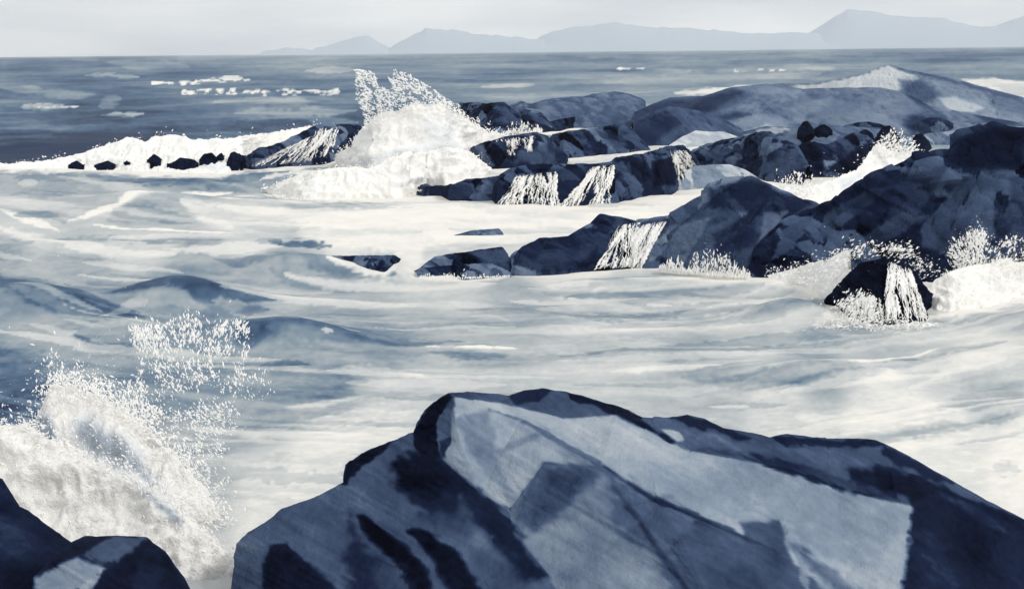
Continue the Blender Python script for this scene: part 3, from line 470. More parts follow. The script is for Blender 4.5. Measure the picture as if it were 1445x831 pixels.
# --- the foreground slab rock: surveyed ridge lines and planes
def relief_rock(key, outline, inner, edges, patches, label, seed, n=34, tone=.3, var=.07, disp=.05, back=1.6, name='slab_rock', cells=(.9, .3)):
    pts = [tuple(p) for p in outline] + [tuple(p) for p in inner]; no = len(outline)
    D = np.array([p[2] for p in pts], float)
    ed = [(i, (i + 1) % no) for i in range(no)]
    idx = {(p[0], p[1]): i for i, p in enumerate(pts)}
    for line in edges: ed += [(idx[line[i]], idx[line[i + 1]]) for i in range(len(line) - 1)]
    v, _, f, ov, _, _ = geometry.delaunay_2d_cdt([Vector((p[0], p[1])) for p in pts], ed, [], 1, 1e-4)
    XY = np.array([(q.x, q.y) for q in v]); DD = np.array([D[o[0]] if o else 10.0 for o in ov])
    for i, o in enumerate(ov):      # a crossing of two ridge lines takes the depth of its nearest neighbours
        if not o:
            d = np.hypot(*(np.array([(p[0], p[1]) for p in pts]) - XY[i]).T); w = 1 / (d + 1); DD[i] = (w * D).sum() / w.sum()
    bc = [(i, j, n - i - j) for i in range(n + 1) for j in range(n + 1 - i)]; B = np.array(bc) / n; bi = {b: k for k, b in enumerate(bc)}
    tf = []
    for i in range(n):
        for j in range(n - i):
            tf.append((bi[(i, j, n - i - j)], bi[(i + 1, j, n - i - j - 1)], bi[(i, j + 1, n - i - j - 1)]))
            if j < n - i - 1: tf.append((bi[(i + 1, j, n - i - j - 1)], bi[(i + 1, j + 1, n - i - j - 2)], bi[(i, j + 1, n - i - j - 1)]))
    tf = np.array(tf); V3 = at(XY[:, 0], XY[:, 1], DD); Vs = []; Fs = []
    for k, t in enumerate(f):
        Vs.append(B @ V3[list(t)]); Fs.append(tf + k * len(B))
    V = np.concatenate(Vs); F = np.concatenate(Fs)
    key_ = np.round(V * 2000).astype(np.int64); _, first, inv = np.unique(key_, axis=0, return_index=True, return_inverse=True); inv = inv.reshape(-1)
    V = V[first]; F = inv[F]; F = F[(F[:, 0] != F[:, 1]) & (F[:, 1] != F[:, 2]) & (F[:, 0] != F[:, 2])]
    fn = np.cross(V[F[:, 1]] - V[F[:, 0]], V[F[:, 2]] - V[F[:, 0]])
    view = V[F].mean(1) - np.array([0, 0, EYE]); fl = (fn * view).sum(1) > 0; F[fl] = F[fl][:, ::-1]; fn[fl] *= -1
    N = np.zeros_like(V)
    for c in range(3): np.add.at(N, F[:, c], fn)
    N /= np.linalg.norm(N, axis=1)[:, None] + 1e-12
    f1, r1 = facet(V, cells[0], seed, .7); f2, r2 = facet(V, cells[1], seed + 1, .7)
    px, py = proj(V); nv = len(V)
    g = noise2((px * .5 - py * .87) / 5, (px * .87 + py * .5) / 160, seed + 4)       # bedding grooves running down the dip
    V2 = V + N * (disp * (1.0 * f1 + .3 * f2) + .007 * g + .010 * fbm3(V / .12, seed + 2))[:, None]
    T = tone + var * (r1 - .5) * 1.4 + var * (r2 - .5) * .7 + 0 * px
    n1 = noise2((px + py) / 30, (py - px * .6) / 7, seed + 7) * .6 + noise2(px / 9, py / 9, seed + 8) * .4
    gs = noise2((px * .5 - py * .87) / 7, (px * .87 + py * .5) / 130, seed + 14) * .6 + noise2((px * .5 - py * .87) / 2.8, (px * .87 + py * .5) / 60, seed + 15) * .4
    for (poly, vv, al, sf) in patches: T = T + (vv + var * .6 * (r2 - .5) - T) * al * sstep(-sf, sf, poly_sd(px, py, poly) + .9 * sf * n1 + 1.5 * n1 + .5 * sf * gs)  # lit and shaded planes painted into the tone
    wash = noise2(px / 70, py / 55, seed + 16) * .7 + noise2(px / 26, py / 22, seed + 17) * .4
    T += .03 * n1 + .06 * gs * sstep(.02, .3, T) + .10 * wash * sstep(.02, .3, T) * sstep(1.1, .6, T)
    # close the rock: its rim carried back and down below the water
    e = np.sort(np.concatenate([F[:, [0, 1]], F[:, [1, 2]], F[:, [2, 0]]]), 1); ue, ct = np.unique(e, axis=0, return_counts=True); be = ue[ct == 1]
    bv = np.unique(be); m = np.full(nv, -1); m[bv] = np.arange(len(bv)); allv = [V2]; allf = [F]; prev = bv; cen = V2[bv].mean(0)
    for t in (.15, .4, .7, 1.0):
        p = V2[bv].copy(); low = py[bv] > 800
        p[:, 1] += np.where(low, -1.2, back) * t; p[:, 2] = V2[bv][:, 2] * (1 - t) - .8 * t
        cur = np.arange(len(bv)) + sum(len(a) for a in allv); allv.append(p)
        a, b = m[be[:, 0]], m[be[:, 1]]
        pa, pb, ca, cb = prev[a], prev[b], cur[a], cur[b]
        allf += [np.stack([pa, ca, pb], 1), np.stack([pb, ca, cb], 1)]; prev = cur
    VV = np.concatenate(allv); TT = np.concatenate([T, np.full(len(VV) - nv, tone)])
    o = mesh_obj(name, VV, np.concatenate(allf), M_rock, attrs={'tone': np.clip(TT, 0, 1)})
    tag(o, label, 'rock'); ROCKS[key] = (px, py, V2)
    bm_fix(o)
def bm_fix(o):
    import bmesh
    b = bmesh.new(); b.from_mesh(o.data); bmesh.ops.recalc_face_normals(b, faces=b.faces); b.to_mesh(o.data); b.free()

OUT = [(332,785,11.3),(336,768,11.4),(352,752,11.5),(378,735,11.6),(398,719,11.7),(420,710,11.7),(450,700,11.7),(484,680,11.7),(488,656,11.9),(510,640,12.0),(560,622,12.1),(584,612,12.1),(588,600,12.1),(600,580,12.3),(620,563,12.5),(632,556,12.6),
 (660,553,12.7),(700,557,12.7),(718,560,12.7),(740,553,12.8),(765,551,12.8),(800,556,12.8),(830,563,12.7),(860,572,12.6),(885,580,12.5),(905,590,12.4),(945,591,12.3),(970,586,12.3),(995,592,12.2),(1020,605,12.0),(1060,613,11.9),(1085,620,11.8),(1110,615,11.8),(1150,620,11.8),(1185,621,11.8),(1235,623,11.8),(1262,635,11.7),(1300,655,11.6),(1345,680,11.4),(1380,700,11.3),(1445,735,11.2),(1560,810,11.0),(1640,900,10.4),
 (1560,1000,8.6),(1300,1010,7.7),(1000,1010,7.6),(700,1010,7.7),(450,1000,8.2),(330,930,9.6),(325,850,10.6)]
INN = [(617,600,12.0),(640,585,11.9),(641,622,11.6),(625,650,11.4),(640,562,12.35),(718,573,12.4),(800,592,12.2),(870,586,12.15),(900,600,11.95),(960,625,11.7),(975,637,11.55),(1050,655,11.35),(1100,663,11.25),(1180,690,10.95),(1240,704,10.75),(1287,716,10.6),
 (1280,770,9.9),(1268,850,9.0),(1195,850,8.95),(1100,787,9.4),(1055,765,9.6),(985,736,9.85),(930,710,10.1),(848,662,10.7),(735,596,11.8),(690,582,12.0),(650,630,11.4),
 (680,700,10.85),(725,757,10.3),(770,810,9.65),(800,850,9.2),(720,722,10.65),(770,658,10.95),(960,762,9.4),(1000,850,8.75),(880,760,9.75),
 (560,680,11.35),(520,740,10.9),(430,760,10.9),(600,780,10.3),(380,780,10.9),(450,860,9.8),(620,880,9.1),(1350,760,10.6),(1400,850,9.8),(1200,655,11.35),(1110,635,11.6),(1000,615,11.75)]
EDG = [[(620,563),(617,600),(625,650)],[(640,562),(640,585),(641,622),(625,650)],[(625,650),(680,700),(725,757),(770,810),(800,850)],[(640,562),(718,573),(800,592),(870,586),(900,600),(960,625),(975,637),(1050,655),(1100,663),(1180,690),(1240,704),(1287,716),(1280,770),(1268,850)],
 [(640,562),(690,582),(735,596),(848,662),(930,710),(985,736),(1055,765),(1100,787),(1195,850)],[(848,662),(770,658),(720,722)],[(985,736),(960,762),(1000,850)],[(488,656),(560,680),(625,650)],[(1287,716),(1350,760),(1400,850)]]
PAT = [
 # top slab painted pale as sunlit, duller towards its far end
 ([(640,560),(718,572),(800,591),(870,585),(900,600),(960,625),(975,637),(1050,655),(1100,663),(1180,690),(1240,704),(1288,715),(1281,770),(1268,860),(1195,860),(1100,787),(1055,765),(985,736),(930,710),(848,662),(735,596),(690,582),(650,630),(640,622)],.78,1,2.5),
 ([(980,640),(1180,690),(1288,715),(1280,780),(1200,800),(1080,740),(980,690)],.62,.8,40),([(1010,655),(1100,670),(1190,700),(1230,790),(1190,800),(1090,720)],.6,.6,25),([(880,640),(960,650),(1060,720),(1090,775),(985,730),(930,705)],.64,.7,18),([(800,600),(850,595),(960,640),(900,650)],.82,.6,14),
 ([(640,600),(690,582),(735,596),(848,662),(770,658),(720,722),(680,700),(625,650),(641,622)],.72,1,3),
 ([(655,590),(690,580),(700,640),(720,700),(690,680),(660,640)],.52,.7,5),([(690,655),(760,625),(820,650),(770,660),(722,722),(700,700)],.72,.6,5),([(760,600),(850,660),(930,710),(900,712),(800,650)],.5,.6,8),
 # face under the slab, its shade painted in as darker tones
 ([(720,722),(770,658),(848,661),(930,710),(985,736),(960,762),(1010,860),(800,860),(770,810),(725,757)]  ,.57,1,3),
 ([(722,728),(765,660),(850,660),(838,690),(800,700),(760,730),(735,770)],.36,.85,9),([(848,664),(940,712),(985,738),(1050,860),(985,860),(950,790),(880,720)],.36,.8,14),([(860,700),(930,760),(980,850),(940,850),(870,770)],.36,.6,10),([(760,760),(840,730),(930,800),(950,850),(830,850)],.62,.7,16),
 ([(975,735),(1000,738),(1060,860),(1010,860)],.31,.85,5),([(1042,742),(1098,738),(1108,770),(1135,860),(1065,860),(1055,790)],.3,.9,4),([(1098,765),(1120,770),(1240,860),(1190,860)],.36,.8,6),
 # left flank and clefts, shade painted in down to black
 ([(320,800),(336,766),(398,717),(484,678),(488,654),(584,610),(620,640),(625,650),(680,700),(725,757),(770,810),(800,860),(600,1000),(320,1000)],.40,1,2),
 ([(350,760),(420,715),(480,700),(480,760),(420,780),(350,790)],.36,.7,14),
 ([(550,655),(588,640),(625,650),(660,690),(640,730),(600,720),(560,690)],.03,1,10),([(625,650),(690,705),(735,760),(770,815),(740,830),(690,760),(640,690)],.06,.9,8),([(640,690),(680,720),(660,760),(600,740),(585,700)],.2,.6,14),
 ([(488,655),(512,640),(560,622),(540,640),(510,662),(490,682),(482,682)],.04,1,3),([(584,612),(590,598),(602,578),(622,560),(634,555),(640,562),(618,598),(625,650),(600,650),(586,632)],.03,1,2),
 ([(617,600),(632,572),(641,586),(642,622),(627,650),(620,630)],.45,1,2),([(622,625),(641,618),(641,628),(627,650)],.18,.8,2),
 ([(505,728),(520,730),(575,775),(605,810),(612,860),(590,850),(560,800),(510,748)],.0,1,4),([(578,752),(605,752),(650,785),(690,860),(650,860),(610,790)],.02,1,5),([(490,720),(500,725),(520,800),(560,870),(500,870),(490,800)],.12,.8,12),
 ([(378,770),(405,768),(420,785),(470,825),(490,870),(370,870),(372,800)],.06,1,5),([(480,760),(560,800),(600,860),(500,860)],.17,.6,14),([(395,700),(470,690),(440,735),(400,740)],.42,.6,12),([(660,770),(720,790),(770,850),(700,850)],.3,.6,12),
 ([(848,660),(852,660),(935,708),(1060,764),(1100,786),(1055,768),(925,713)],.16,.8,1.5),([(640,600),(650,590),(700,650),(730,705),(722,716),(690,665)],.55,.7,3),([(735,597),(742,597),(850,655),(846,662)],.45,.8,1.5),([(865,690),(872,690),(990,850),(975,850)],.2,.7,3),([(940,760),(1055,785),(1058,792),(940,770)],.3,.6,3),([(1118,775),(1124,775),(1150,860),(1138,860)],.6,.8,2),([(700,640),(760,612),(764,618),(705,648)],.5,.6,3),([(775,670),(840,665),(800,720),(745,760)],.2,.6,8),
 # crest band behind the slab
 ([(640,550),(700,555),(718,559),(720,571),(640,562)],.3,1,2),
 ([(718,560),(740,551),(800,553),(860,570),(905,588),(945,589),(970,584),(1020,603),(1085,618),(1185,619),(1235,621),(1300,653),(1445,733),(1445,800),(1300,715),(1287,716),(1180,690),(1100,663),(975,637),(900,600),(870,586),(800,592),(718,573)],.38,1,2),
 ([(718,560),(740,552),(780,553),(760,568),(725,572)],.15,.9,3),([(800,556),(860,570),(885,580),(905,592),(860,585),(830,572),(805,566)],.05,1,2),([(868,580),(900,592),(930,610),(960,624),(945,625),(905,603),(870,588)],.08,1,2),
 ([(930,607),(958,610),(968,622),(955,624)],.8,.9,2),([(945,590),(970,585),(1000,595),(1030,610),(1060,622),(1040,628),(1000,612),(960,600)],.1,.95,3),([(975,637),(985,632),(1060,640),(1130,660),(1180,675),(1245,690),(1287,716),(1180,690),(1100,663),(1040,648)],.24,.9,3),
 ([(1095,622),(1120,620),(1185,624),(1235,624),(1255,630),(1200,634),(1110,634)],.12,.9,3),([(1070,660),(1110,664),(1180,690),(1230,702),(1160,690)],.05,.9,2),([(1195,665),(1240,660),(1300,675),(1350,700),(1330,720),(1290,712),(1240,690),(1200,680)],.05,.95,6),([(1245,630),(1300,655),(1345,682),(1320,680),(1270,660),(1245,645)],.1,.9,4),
 # right end face, painted near black as a shaded plane
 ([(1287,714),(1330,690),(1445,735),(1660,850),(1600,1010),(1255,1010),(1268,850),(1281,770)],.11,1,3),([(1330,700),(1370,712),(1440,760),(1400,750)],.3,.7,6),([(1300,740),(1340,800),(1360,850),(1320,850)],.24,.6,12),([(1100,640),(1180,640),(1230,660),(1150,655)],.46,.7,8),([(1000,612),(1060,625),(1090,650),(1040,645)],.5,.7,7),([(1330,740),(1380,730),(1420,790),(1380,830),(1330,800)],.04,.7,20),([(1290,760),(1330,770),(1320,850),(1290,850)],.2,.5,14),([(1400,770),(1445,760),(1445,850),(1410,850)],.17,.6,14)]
relief_rock('slab', OUT, INN, EDG, PAT, 'huge peaked slab rock with a broad pale face nearest the viewer', 90)
OUT2 = [(-260,700,10.8),(-120,660,11.2),(-20,668,11.3),(4,676,11.3),(12,700,11.2),(24,716,11.2),(38,722,11.2),(60,740,11.1),(85,757,11.0),(104,770,10.8),(115,800,10.2),(100,850,9.6),(60,960,8.4),(-200,960,8.4)]
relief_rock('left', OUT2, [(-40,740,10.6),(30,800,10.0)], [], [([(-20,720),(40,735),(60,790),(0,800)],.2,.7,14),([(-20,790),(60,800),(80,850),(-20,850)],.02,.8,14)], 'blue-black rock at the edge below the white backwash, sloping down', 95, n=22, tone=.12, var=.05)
OUT3 = [(40,900,8.2),(48,815,9.0),(70,795,9.6),(104,768,10.2),(120,762,10.3),(165,761,10.4),(205,763,10.4),(212,770,10.3),(232,782,10.1),(245,800,9.9),(258,816,9.7),(270,840,9.4),(300,960,8.2),(60,980,7.8)]
INN3 = [(115,790,9.5),(150,800,9.3),(140,860,8.6),(200,780,9.9),(180,850,8.8)]
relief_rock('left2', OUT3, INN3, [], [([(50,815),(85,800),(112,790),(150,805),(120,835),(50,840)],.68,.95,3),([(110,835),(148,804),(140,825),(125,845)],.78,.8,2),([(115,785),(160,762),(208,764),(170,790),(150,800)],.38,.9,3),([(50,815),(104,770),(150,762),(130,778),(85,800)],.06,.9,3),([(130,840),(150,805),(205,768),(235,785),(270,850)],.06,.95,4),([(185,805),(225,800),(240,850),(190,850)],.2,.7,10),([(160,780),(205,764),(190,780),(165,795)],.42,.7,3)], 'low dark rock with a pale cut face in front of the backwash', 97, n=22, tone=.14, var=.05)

# ------------------------------------------------------------------ white water: heaps, spray, cascades
def octs(c, a, Ln, Wd):
    """elongated drops: centre c, axis a, length, width"""
    a = a / (np.linalg.norm(a, axis=1)[:, None] + 1e-9); b = np.cross(a, rng.normal(size=a.shape)); b /= np.linalg.norm(b, axis=1)[:, None] + 1e-9; n = np.cross(a, b)
    l = (Ln / 2)[:, None]; w = (Wd / 2)[:, None]
    V = np.stack([c + a * l, c - a * l, c + b * w, c - b * w, c + n * w, c - n * w], 1)
    f = np.array([(0, 2, 4), (0, 4, 3), (0, 3, 5), (0, 5, 2), (1, 4, 2), (1, 3, 4), (1, 5, 3), (1, 2, 5)])
    return V.reshape(-1, 3), (np.arange(len(c))[:, None, None] * 6 + f[None]).reshape(-1, 3)
def spray_pts(poly, n, clump=.0, cs=14, dens=None, edge=1.0):
    P = np.asarray(poly, float); X = []; Yy = []; tot = 0; sd_ = int(rng.integers(1000))
    while tot < n:
        x = rng.uniform(P[:, 0].min(), P[:, 0].max(), n * 3); y = rng.uniform(P[:, 1].min(), P[:, 1].max(), n * 3)
        m = poly_sd(x, y, poly) > -1.5 * rng.random(n * 3) ** 3 * 4
        if clump: m &= (noise2(x / cs, y / cs, sd_) * .6 + noise2(x / (cs * .4), y / (cs * .4), sd_ + 1) * .4 + rng.uniform(-.4, .4, n * 3)) > clump - .5
        m &= rng.random(n * 3) < np.clip(.25 + poly_sd(x, y, poly) / edge, 0, 1)
        if dens is not None: m &= rng.random(n * 3) < dens(x, y)
        X.append(x[m]); Yy.append(y[m]); tot += int(m.sum()) + 1
    return np.concatenate(X)[:n], np.concatenate(Yy)[:n]
def drops(name, px, py, Y, ang, ln, wd, mat=None, parent=None, jit=.3):
    n = len(px); c = at(px, py, Y); a = np.asarray(ang, float) + rng.normal(0, jit, n)
    ax = np.cos(a)[:, None] * cr + np.sin(a)[:, None] * cu + rng.normal(0, .25, n)[:, None] * cf
    s = Y / FPX * 1.03
    u = rng.random(n) ** 3.2; ln = (ln[0] * .5, ln[1] * .95); wd = (wd[0] * .6, wd[1] * 1.0)
    V, F = octs(c, ax, (ln[0] * .6 + (ln[1] - ln[0] * .6) * u) * s, (wd[0] * .6 + (wd[1] - wd[0] * .6) * u) * s)
    o = mesh_obj(name, V, F, mat or M_drop)
    return o
def plume(name, poly, Y, n0, ang, ln, wd, label, dY=.6, clump=.4, cs=14, dens=None, jit=.35, group='plumes of spray'):
    n = int(n0 * 3.6); x, y = spray_pts(poly, n, clump, cs, dens, 9); x = x + rng.normal(0, 1, n) * rng.random(n) ** 4 * 14; y = y + rng.normal(0, 1, n) * rng.random(n) ** 4 * 14
    Yv = (Y(x, y) if callable(Y) else np.full(n, float(Y))) + rng.normal(0, dY, n)
    o = drops(name, x, y, Yv, ang(x, y) if callable(ang) else np.full(n, ang), ln, wd, jit=jit)
    if label: tag(o, label, 'spray', group, 'stuff')
    return o
def fringe_spray(key, line, hpx, n0, label, ln=(3, 8), wd=(1.2, 2.4), off=.25, lean=0.0):
    """drops thrown up along a waterline"""
    n = n0 * 5; x, y = resample(line, 400); j = rng.integers(0, 400, n); cl = noise2(x[j] / 2.6, x[j] * 0, int(rng.integers(99))) * .55 + .6 + .25 * noise2(x[j] / 23, x[j] * 0, 5)
    h = hpx * rng.random(n) ** 2.0 * np.clip(cl, .1, 1.5) * (1 + .5 * rng.random(n) ** 6) * np.sin(np.pi * np.clip(j / 400, .02, .98)) ** .6
    Yb = sea(x, y)[j, 1] - off - .4 * rng.random(n)
    o = drops('spray', x[j] + lean * h + rng.normal(0, 1, n), y[j] - h, Yb, np.full(n, math.pi / 2 - lean), ln, wd, jit=.35)
    return tag(o, label, 'spray', 'plumes of spray', 'stuff')
def cascade(key, runs, n0, label, w=(.5, 2.1), gap=.25, spread=1.0):
    """rivulets of white water clinging to a rock: runs = quads (top-left, top-right, bottom-left, bottom-right)"""
    n = int(n0 * 2.6); Vs = []; Fs = []; off = 0
    for (tl, tr, bl, br, share) in runs:
        tl, tr, bl, br = map(np.array, (tl, tr, bl, br))
        cc = rng.random(6)
        for i in range(int(n * share)):
            u = (cc[int(rng.integers(len(cc)))] + rng.normal(0, .045)) if rng.random() < .4 else rng.random(); u = float(np.clip(u, 0, 1)); ub = np.clip(u + rng.normal(0, .06), 0, 1); t0 = max(0, rng.normal(.04, .1)) if rng.random() < .3 else rng.uniform(0, .85); t1 = min(1, t0 + rng.uniform(.10, .5))
            sheet = rng.random() < .13; m = 11; t = np.linspace(t0, t1, m)
            p = (tl + (tr - tl) * u)[None] * (1 - t)[:, None] + (bl + (br - bl) * ub)[None] * t[:, None]
            sag = (bl - tl) * 0; p[:, 0] += rng.normal(0, .8, m) * spread + 2 * np.sin(t * 3 + u * 9) * spread; 
            P = on_rock(key, p[:, 0], p[:, 1], .07); P = P.copy()
            k = np.convolve(np.pad(P[:, 1], 2, mode='edge'), np.ones(5) / 5, 'valid'); P = at(p[:, 0], p[:, 1], np.minimum(k, P[:, 1] + .02))
            ww = rng.uniform(*w) * np.clip(np.sin(np.pi * np.linspace(.04, .97, m)) ** .6 + rng.normal(0, .3, m), .12, 1.7) * P[:, 1] / FPX
            if sheet: ww = ww * 2.8
            side = cr[None] * ww[:, None]; fr = -cf[None] * (ww * (.25 if sheet else .6))[:, None]
            ring = np.stack([P + side * .5, P + fr * .5, P - side * .5, P - fr * .3], 1).reshape(-1, 3)
            f = []
            for a in range(m - 1):
                for b in range(4): f.append((a * 4 + b, a * 4 + (b + 1) % 4, a * 4 + 4 + (b + 1) % 4, a * 4 + 4 + b))
            Vs.append(ring); Fs.append(np.array(f) + off); off += len(ring)
    o = mesh_obj('cascade', np.concatenate(Vs), np.concatenate(Fs), M_drop, smooth=True)
    return tag(o, label, 'cascade', 'white cascades on the dark rocks')

def fluff(o, key, n, ang=1.2, ln=(2, 6), wd=(1.2, 2.6), lift=.12, crest=.5, reach=3.5, clear=()):
    """loose drops flying off a heap of foam, thickest along its crest"""
    px, py, P = ROCKS[key]; nc = max(1, int(n * crest)); i = rng.integers(0, len(P), n)
    cols = len(P) // 38; top = len(P) - cols * 3
    i[:nc] = rng.integers(top, len(P), nc)
    j = noise2(px[i] / 10, py[i] / 10, 77) + rng.normal(0, .5, n) > -.2
    for c in clear: j &= (poly_sd(px[i], py[i], c) < 0) | ((rng.random(len(i)) < .3) & (key != 'surf'))
    i = i[j]
    far = reach * np.exp(rng.normal(0, .6, len(i))); x = px[i] + rng.normal(0, 1, len(i)) * far; y = py[i] + rng.normal(0, 1, len(i)) * far - np.abs(rng.normal(0, .7, len(i))) * far
    d = drops('drops', x, y, P[i, 1] - lift - lift * rng.random(len(i)), np.full(len(i), ang), ln, wd, jit=.7)
    d['kind'] = 'stuff'
    if o.parent is None: d.parent = o
    return d
# the tall splash: two rolling heaps and a fan of drops
root = empty('breaking_wave', tuple(sea(np.array(585.), np.array(245.))), 'tall white splash thrown up behind rolling foam at the end of the ledges', 'breaking wave')
h1 = loft('heap1', [(478,228),(525,240),(590,238),(650,230),(700,212),(725,198)], [(478,224),(497,203),(513,181),(543,160),(588,147),(618,147),(640,157),(662,172),(690,186),(725,194)], k=.5, thick=3, mat=M_foam, tone=.84, var=.16, lump=1.5, seed=101, smooth=True, name='foam_heap', fringe=8,
          patches=[([(560,210),(640,200),(650,212),(560,226),(530,236),(500,232)],.3,.7,8),([(600,165),(645,170),(640,200),(590,205)],.5,.6,8)])  # grey shade low on the heap, painted into its tone
h2 = loft('heap2', [(372,272),(440,284),(560,282),(602,264),(640,266),(658,262),(690,238)], [(372,266),(400,256),(430,246),(470,238),(525,239),(545,226),(580,214),(602,216),(630,210),(660,212),(676,226),(690,236)], k=.7, thick=2.5, mat=M_foam, tone=.9, var=.14, lump=1.1, seed=103, smooth=True, name='foam_heap', fringe=8,
          patches=[([(560,225),(620,230),(610,262),(560,270)],.6,.5,8)])
fan = [(500,97),(515,100),(530,100),(540,104),(553,112),(556,97),(575,104),(600,118),(625,135),(650,150),(665,172),(690,188),(640,162),(590,150),(545,164),(512,186),(514,165),(503,140)]
nf_ = 3600
fx, fy = spray_pts(fan, nf_, .25, 6)
hole = poly_sd(fx, fy, [(528,100),(545,104),(554,124),(548,128),(532,118)]) < 0
fx, fy = fx[hole], fy[hole]; yh = float(sea(np.array(585.), np.array(238.))[1])
d1 = drops('drops', fx, fy, yh + rng.normal(.4, .7, len(fx)), np.full(len(fx), -.45), (2, 7.5), (1.1, 2.7), jit=.45)
ex, ey = spray_pts([(640,150),(665,165),(700,186),(720,196),(700,200),(650,170)], 220, .3, 7)
d2 = drops('drops', ex, ey, yh - .5 + rng.normal(0, .4, 220), np.full(220, -.7), (3, 8), (1.5, 3), jit=.3)
f1_ = fluff(h1, 'heap1', 2600, 1.0, reach=3); f1_.parent = None; f2_ = fluff(h2, 'heap2', 2200, .6, reach=2.5); f2_.parent = None
for h in (h1, h2, d1, d2, f1_, f2_): keep_parent(h, root)
for d in (d1, d2): d['kind'] = 'stuff'
# a thin veil behind the fan's upper edge
# reef surf
sf = loft('surf', [(-120,242),(0,240),(100,240),(200,246),(310,249),(340,242),(372,220),(410,203),(470,188)], [(-120,236),(0,235),(60,229),(120,217),(165,200),(186,193),(204,202),(214,195),(240,191),(285,198),(330,195),(400,184),(450,177),(470,184)], k=2.2, thick=3, mat=M_foam, tone=.92, var=.12, lump=.9, seed=107, smooth=True, name='surf_heap', label='long low heap of white surf washing over the reef tips', cat='surf', fringe=6, bulge=.9,
          patches=[([(120,215),(190,200),(215,215),(150,226)],.65,.5,8),([(300,225),(330,232),(310,246),(280,236)],.45,.7,5)])
# --- left reef
loft('reef', [(345,238),(365,240),(420,230),(470,224),(488,222),(520,220)], [(345,234),(365,212),(400,203),(430,185),(450,178),(480,177),(505,178),(520,182)], k=.7, thick=3, tone=.1, amp=.1, var=.16, seed=31, name='sea_rock', label='dark reef rock laced with white runnels left of the tall splash', step=1.2)
for i, (x0, x1, yt, yb) in enumerate([(97,120,227,235), (133,164,227,235), (175,184,227,231), (208,228,218,229), (236,280,223,234), (283,308,216,228), (306,317,216,222), (320,347,215,234)]):
    lb = ['slim grey-black rock tip at the far left end of the reef', 'long low black rock tip, second from the reef end', 'tiny black rock tip, the smallest of the reef row', 'blunt black rock tip under the foam crest', 'longest flat black rock in the reef foam row',
          'pointed black rock tip in the upper reef foam', 'very small black rock tip beside the pointed one', 'rounded black rock tip nearest the laced reef rock'][i]
    loft('rt%d' % i, [(x0, yb - 2), ((x0 * 2 + x1) / 3, yb), ((x0 + x1 * 2) / 3, yb), (x1, yb - 2)], [(x0, yb - 1), (x0 + (x1 - x0) * rng.uniform(.15, .3), yt + rng.uniform(1, 5)), (x0 + (x1 - x0) * rng.uniform(.4, .65), yt), (x0 + (x1 - x0) * rng.uniform(.75, .88), yt + rng.uniform(2, 6)), (x1, yb - 2 if i != 7 else yt + 5)], k=.7, thick=1.2, tone=.04, amp=.12, var=.08, seed=70 + i, name='rock_tip', label=lb, group=REEF, fringe=0, on='surf')

# white channel beside the great rock
loft('surf2', [(1085,286),(1110,290),(1160,286),(1200,272),(1250,252),(1300,232)], [(1085,266),(1105,262),(1130,266),(1150,262),(1180,252),(1210,240),(1228,214),(1240,201),(1256,214),(1300,216)], k=1.6, thick=1.5, mat=M_foam, tone=.78, var=.16, lump=.6, seed=109, smooth=True, name='surf_heap', label='white surge squeezed between the boulders and the great dark rock', cat='surf', fringe=6,
     patches=[([(1180,256),(1215,244),(1225,252),(1190,268)],.4,.7,4)])
# surf at the foot of the lone rock and beyond
loft('surf3', [(1290,440),(1340,448),(1400,436),(1445,425),(1620,415)], [(1290,418),(1320,395),(1350,382),(1390,372),(1420,366),(1445,372),(1560,380),(1620,410)], k=1.4, thick=1.5, mat=M_foam, tone=.92, var=.12, lump=.5, seed=111, smooth=True, name='surf_heap', label='wide white surf boiling at the foot of the great rock', cat='surf', fringe=8,
     patches=[([(1380,390),(1420,385),(1430,410),(1390,420)],.6,.6,10)])
loft('surf4', [(1085,396),(1130,402),(1180,430),(1200,440)], [(1085,390),(1120,380),(1160,368),(1200,352)], k=1.2, thick=1, mat=M_foam, tone=.78, var=.16, lump=.4, seed=113, smooth=True, name='surf_heap', label='white wash between the great rock and the lone streaming rock', cat='surf', fringe=5)
# backwash in front
GAP1 = [(104,592),(128,588),(150,606),(172,610),(200,640),(208,662),(232,690),(222,704),(196,676),(168,668),(140,650),(118,640),(100,612)]; GAP2 = [(-20,560),(40,585),(70,585),(85,620),(60,640),(20,640)]
loft('wash1', [(-160,800),(0,815),(120,830),(250,850),(345,850)], [(-160,590),(0,602),(38,602),(70,618),(110,645),(150,668),(200,686),(250,716),(300,762),(345,835)], k=.9, thick=1.6, mat=M_foam, tone=.92, var=.10, lump=.6, seed=115, smooth=True, name='backwash', label='broad white backwash heaped between the near rocks', cat='surf', fringe=0, step=2.5, dY=.6,
     patches=[([(-20,596),(60,604),(115,640),(100,655),(40,630),(-20,630)],1,.7,8),([(60,680),(130,690),(160,740),(90,740)],.7,.5,20),([(185,675),(210,690),(255,728),(258,745),(235,730),(195,692)],.15,.8,6),([(140,655),(200,680),(250,720),(230,700),(180,690)],.55,.5,8)])
loft('wash2', [(30,760),(120,780),(220,800),(330,820),(350,800)], [(30,640),(55,585),(72,545),(105,545),(150,570),(200,600),(240,640),(280,690),(310,738),(330,780),(350,798)], k=.8, thick=1.5, mat=M_foam, tone=.86, var=.14, lump=.5, seed=117, smooth=True, name='backwash', label='steep leaning sheet of white spray rising behind the backwash', cat='surf', fringe=0, step=2.5, dY=1.6,
     patches=[(GAP1,.06,.85,16),(GAP2,.05,.9,8)])

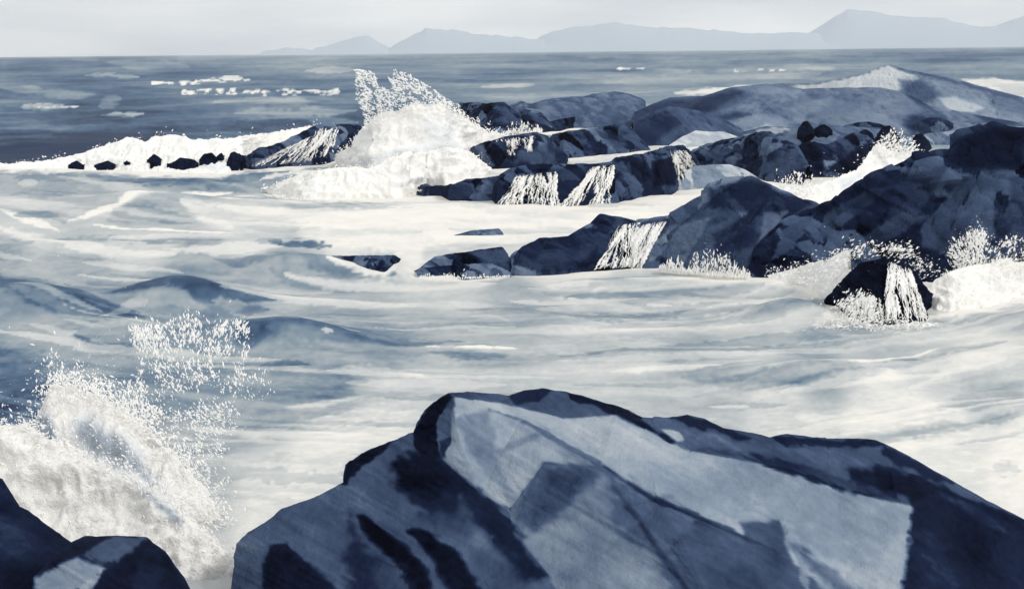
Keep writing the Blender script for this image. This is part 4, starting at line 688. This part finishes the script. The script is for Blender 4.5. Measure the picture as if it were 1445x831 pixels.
for k_, n_, a_, l_, w_, r_ in [('surf', 1600, .4, (2, 5), (1, 2.2), 2), ('surf2', 1100, .8, (2, 6), (1, 2.4), 2.5), ('surf3', 1600, .9, (2, 7), (1.2, 2.8), 4), ('surf4', 900, .7, (2, 6), (1.2, 2.6), 3.5),
                             ('wash1', 7500, 2.2, (2.5, 10), (1, 3.4), 6), ('wash2', 9000, 2.2, (2.5, 10), (1, 3.4), 9)]:
    fluff(HEAPS[k_], k_, n_, a_, l_, w_, reach=r_, lift=.1, crest=.72 if 'wash' in k_ else .5, clear=[[(92,214),(352,208),(352,242),(92,240)]] if k_ == 'surf' else [GAP1, GAP2] if k_ == 'wash2' else [])
for k_, n_, r_ in [('wash1', 6000, 8), ('wash2', 9000, 14)]:
    fluff(HEAPS[k_], k_, n_, 2.1, (1, 3), (.7, 1.5), reach=r_, lift=.15, crest=.85, clear=[GAP1, GAP2] if k_ == 'wash2' else [])
# droplets
yw = 14.5
plume('spray', [(180,460),(240,452),(262,440),(275,446),(300,462),(325,450),(345,448),(352,480),(350,512),(320,512),(280,498),(240,500),(215,505),(190,490)], yw+2, 520, lambda x, y: 1.9 + (x - 180) * -.003, (4, 12), (1.4, 3.2), 'curtain of spray drops flung highest over the backwash', dY=.5, clump=.45, cs=16)
plume('spray', [(190,505),(240,500),(340,510),(385,520),(388,555),(340,565),(300,540),(230,560),(190,545)], yw+1.5, 420, 1.8, (3, 8), (1.2, 2.8), 'scattered lower spray drops falling under the high curtain', dY=.5, clump=.55, cs=14)
plume('spray', [(55,520),(70,500),(82,498),(95,520),(130,530),(200,545),(240,590),(200,600),(150,570),(90,560),(55,550)], yw+.8, 520, 1.7, (3, 9), (1.3, 3), 'spray drops along the top of the leaning white sheet', dY=.4, clump=.4, cs=14)
plume('spray', [(230,580),(330,560),(345,600),(300,660),(340,700),(330,780),(300,740),(270,670)], yw+.3, 700, 2.2, (2.5, 7), (1.2, 2.6), 'loose spray trailing down beside the big slab rock', dY=.4, clump=.5, cs=18)
plume('spray', [(110,560),(190,600),(250,680),(300,760),(320,831),(290,820),(230,720),(150,640)], 12.6, 260, 2.2, (2.5, 7), (1.2, 2.4), 'fine spray blown off the face of the backwash', dY=.3, clump=.5, cs=16)
plume('spray', [(1336,356),(1350,340),(1372,322),(1382,318),(1392,330),(1400,350),(1392,372),(1350,382)], float(sea(np.array(1380.), np.array(420.))[1]), 360, lambda x, y: np.arctan2(390 - y, x - 1375), (3, 9), (1.5, 3.4), 'burst of white spray against the great rock face', dY=.25, clump=.35, cs=8)
plume('spray', [(1400,352),(1425,334),(1445,340),(1480,350),(1480,385),(1400,380)], float(sea(np.array(1400.), np.array(420.))[1]), 240, 1.3, (3, 8), (1.4, 3), 'lower fan of spray beside the bright burst', dY=.25, clump=.45, cs=8)
plume('spray', [(1236,205),(1258,184),(1268,186),(1285,196),(1302,216),(1290,226),(1240,222)], float(sea(np.array(1250.), np.array(252.))[1]), 260, lambda x, y: np.arctan2(240 - y, x - 1245), (3, 7), (1.4, 3), 'spray bursting over the ball-shaped boulder', dY=.3, clump=.4, cs=7)
plume('spray', [(1090,262),(1110,252),(1135,244),(1150,262),(1140,282),(1110,288)], float(sea(np.array(1110.), np.array(292.))[1]), 200, 1.4, (3, 8), (1.3, 2.8), 'spray spilling from the lower mouth of the white channel', dY=.2, clump=.4, cs=7)
plume('spray', [(1160,455),(1185,425),(1215,405),(1235,420),(1245,455),(1200,466)], float(sea(np.array(1230.), np.array(462.))[1]) - .2, 420, 1.0, (3, 8), (1.3, 3), 'spray splashing up the foot of the lone rock', dY=.12, clump=.42, cs=8)
plume('spray', [(1140,465),(1200,452),(1300,452),(1335,460),(1280,466),(1200,468)], float(sea(np.array(1230.), np.array(466.))[1]) - .2, 300, .2, (3, 8), (1.2, 2.6), 'low ragged fringe of spray round the lone rock base', dY=.12, clump=.4, cs=8)
plume('spray', [(1120,400),(1160,372),(1205,345),(1240,340),(1280,345),(1310,370),(1330,390),(1300,385),(1250,360),(1210,368),(1170,400)], float(sea(np.array(1200.), np.array(445.))[1]), 420, .6, (3, 7), (1.2, 2.6), 'spray arching behind the lone streaming rock', dY=.4, clump=.5, cs=9)
fringe_spray('mid_r', [(930,380),(1000,388),(1058,392)], 36, 420, 'upright spray along the foot of the blue-grey rock', ln=(4, 11))
fringe_spray('back_d', [(770,180),(812,178),(850,176),(895,172)], 14, 220, 'row of small spray jets along the furthest dark rocks', ln=(2, 6), wd=(1, 2))
fringe_spray('back_b', [(708,190),(722,188),(745,188),(765,186)], 20, 110, 'white jet beside the small round-topped rock', ln=(3, 7), wd=(1.2, 2.6))
fringe_spray('heap2', [(380,276),(440,284),(520,284),(600,268)], 8, 160, 'ragged edge of spray under the rolling foam', ln=(2, 5), wd=(1, 2.2), off=.3)
fringe_spray('low_a', [(590,391),(650,393),(720,390)], 9, 110, 'thin line of spray at the foot of the low rock', ln=(2, 5), wd=(1, 2))
# cascades
cascade('ledge', [((728,248),(784,242),(694,297),(792,297),.6), ((834,236),(866,232),(786,297),(862,290),.5)], 130, 'broad white cascades over the middle of the long black ledge')
cascade('ledge', [((945,212),(966,212),(958,262),(990,240),1)], 42, 'short white cascade at the end of the long black ledge')
cascade('mid_r', [((900,318),(940,312),(852,376),(905,380),1)], 85, 'steep white fall between the stepped rock and the blue-grey rock')
cascade('fall_rock', [((872,318),(902,314),(838,381),(898,376),1)], 45, 'ragged white water spreading over the right side of the dark stepped rock')
cascade('reef', [((408,206),(470,180),(350,236),(440,228),.7), ((440,182),(478,180),(420,226),(470,220),.3)], 80, 'slanting white runnels over the laced reef rock')
cascade('mid_b', [((712,196),(750,192),(716,222),(752,214),1)], 30, 'small white trickles on top of the wedge rock')
cascade('splash_rock', [((1254,369),(1284,380),(1240,456),(1314,455),.75), ((1205,412),(1240,420),(1180,456),(1250,458),.45)], 110, 'sheet of white water running down the lone black rock', w=(.5, 2.4))

build_sea()

# ------------------------------------------------------------------ haze: the sea air that pales the mountains
def haze():
    x, y0, y1, z0, z1 = 9500, -60, 10200, -12, 420
    V = [(-x, y0, z0), (x, y0, z0), (x, y1, z0), (-x, y1, z0), (-x, y0, z1), (x, y0, z1), (x, y1, z1), (-x, y1, z1)]
    F = [(0, 3, 2, 1), (4, 5, 6, 7), (0, 1, 5, 4), (1, 2, 6, 5), (2, 3, 7, 6), (3, 0, 4, 7)]
    m = bpy.data.materials.new('haze_air'); m.use_nodes = True; t = m.node_tree; t.nodes.clear()
    o = nn(t, 'ShaderNodeOutputMaterial'); v = nn(t, 'ShaderNodeVolumePrincipled')
    v.inputs['Color'].default_value = (.93, .95, .97, 1); v.inputs['Density'].default_value = HAZE; v.inputs['Anisotropy'].default_value = .2
    t.links.new(v.outputs[0], o.inputs['Volume'])
    h = mesh_obj('haze', V, F, m); h['kind'] = 'stuff'
HAZE = .000095
haze()
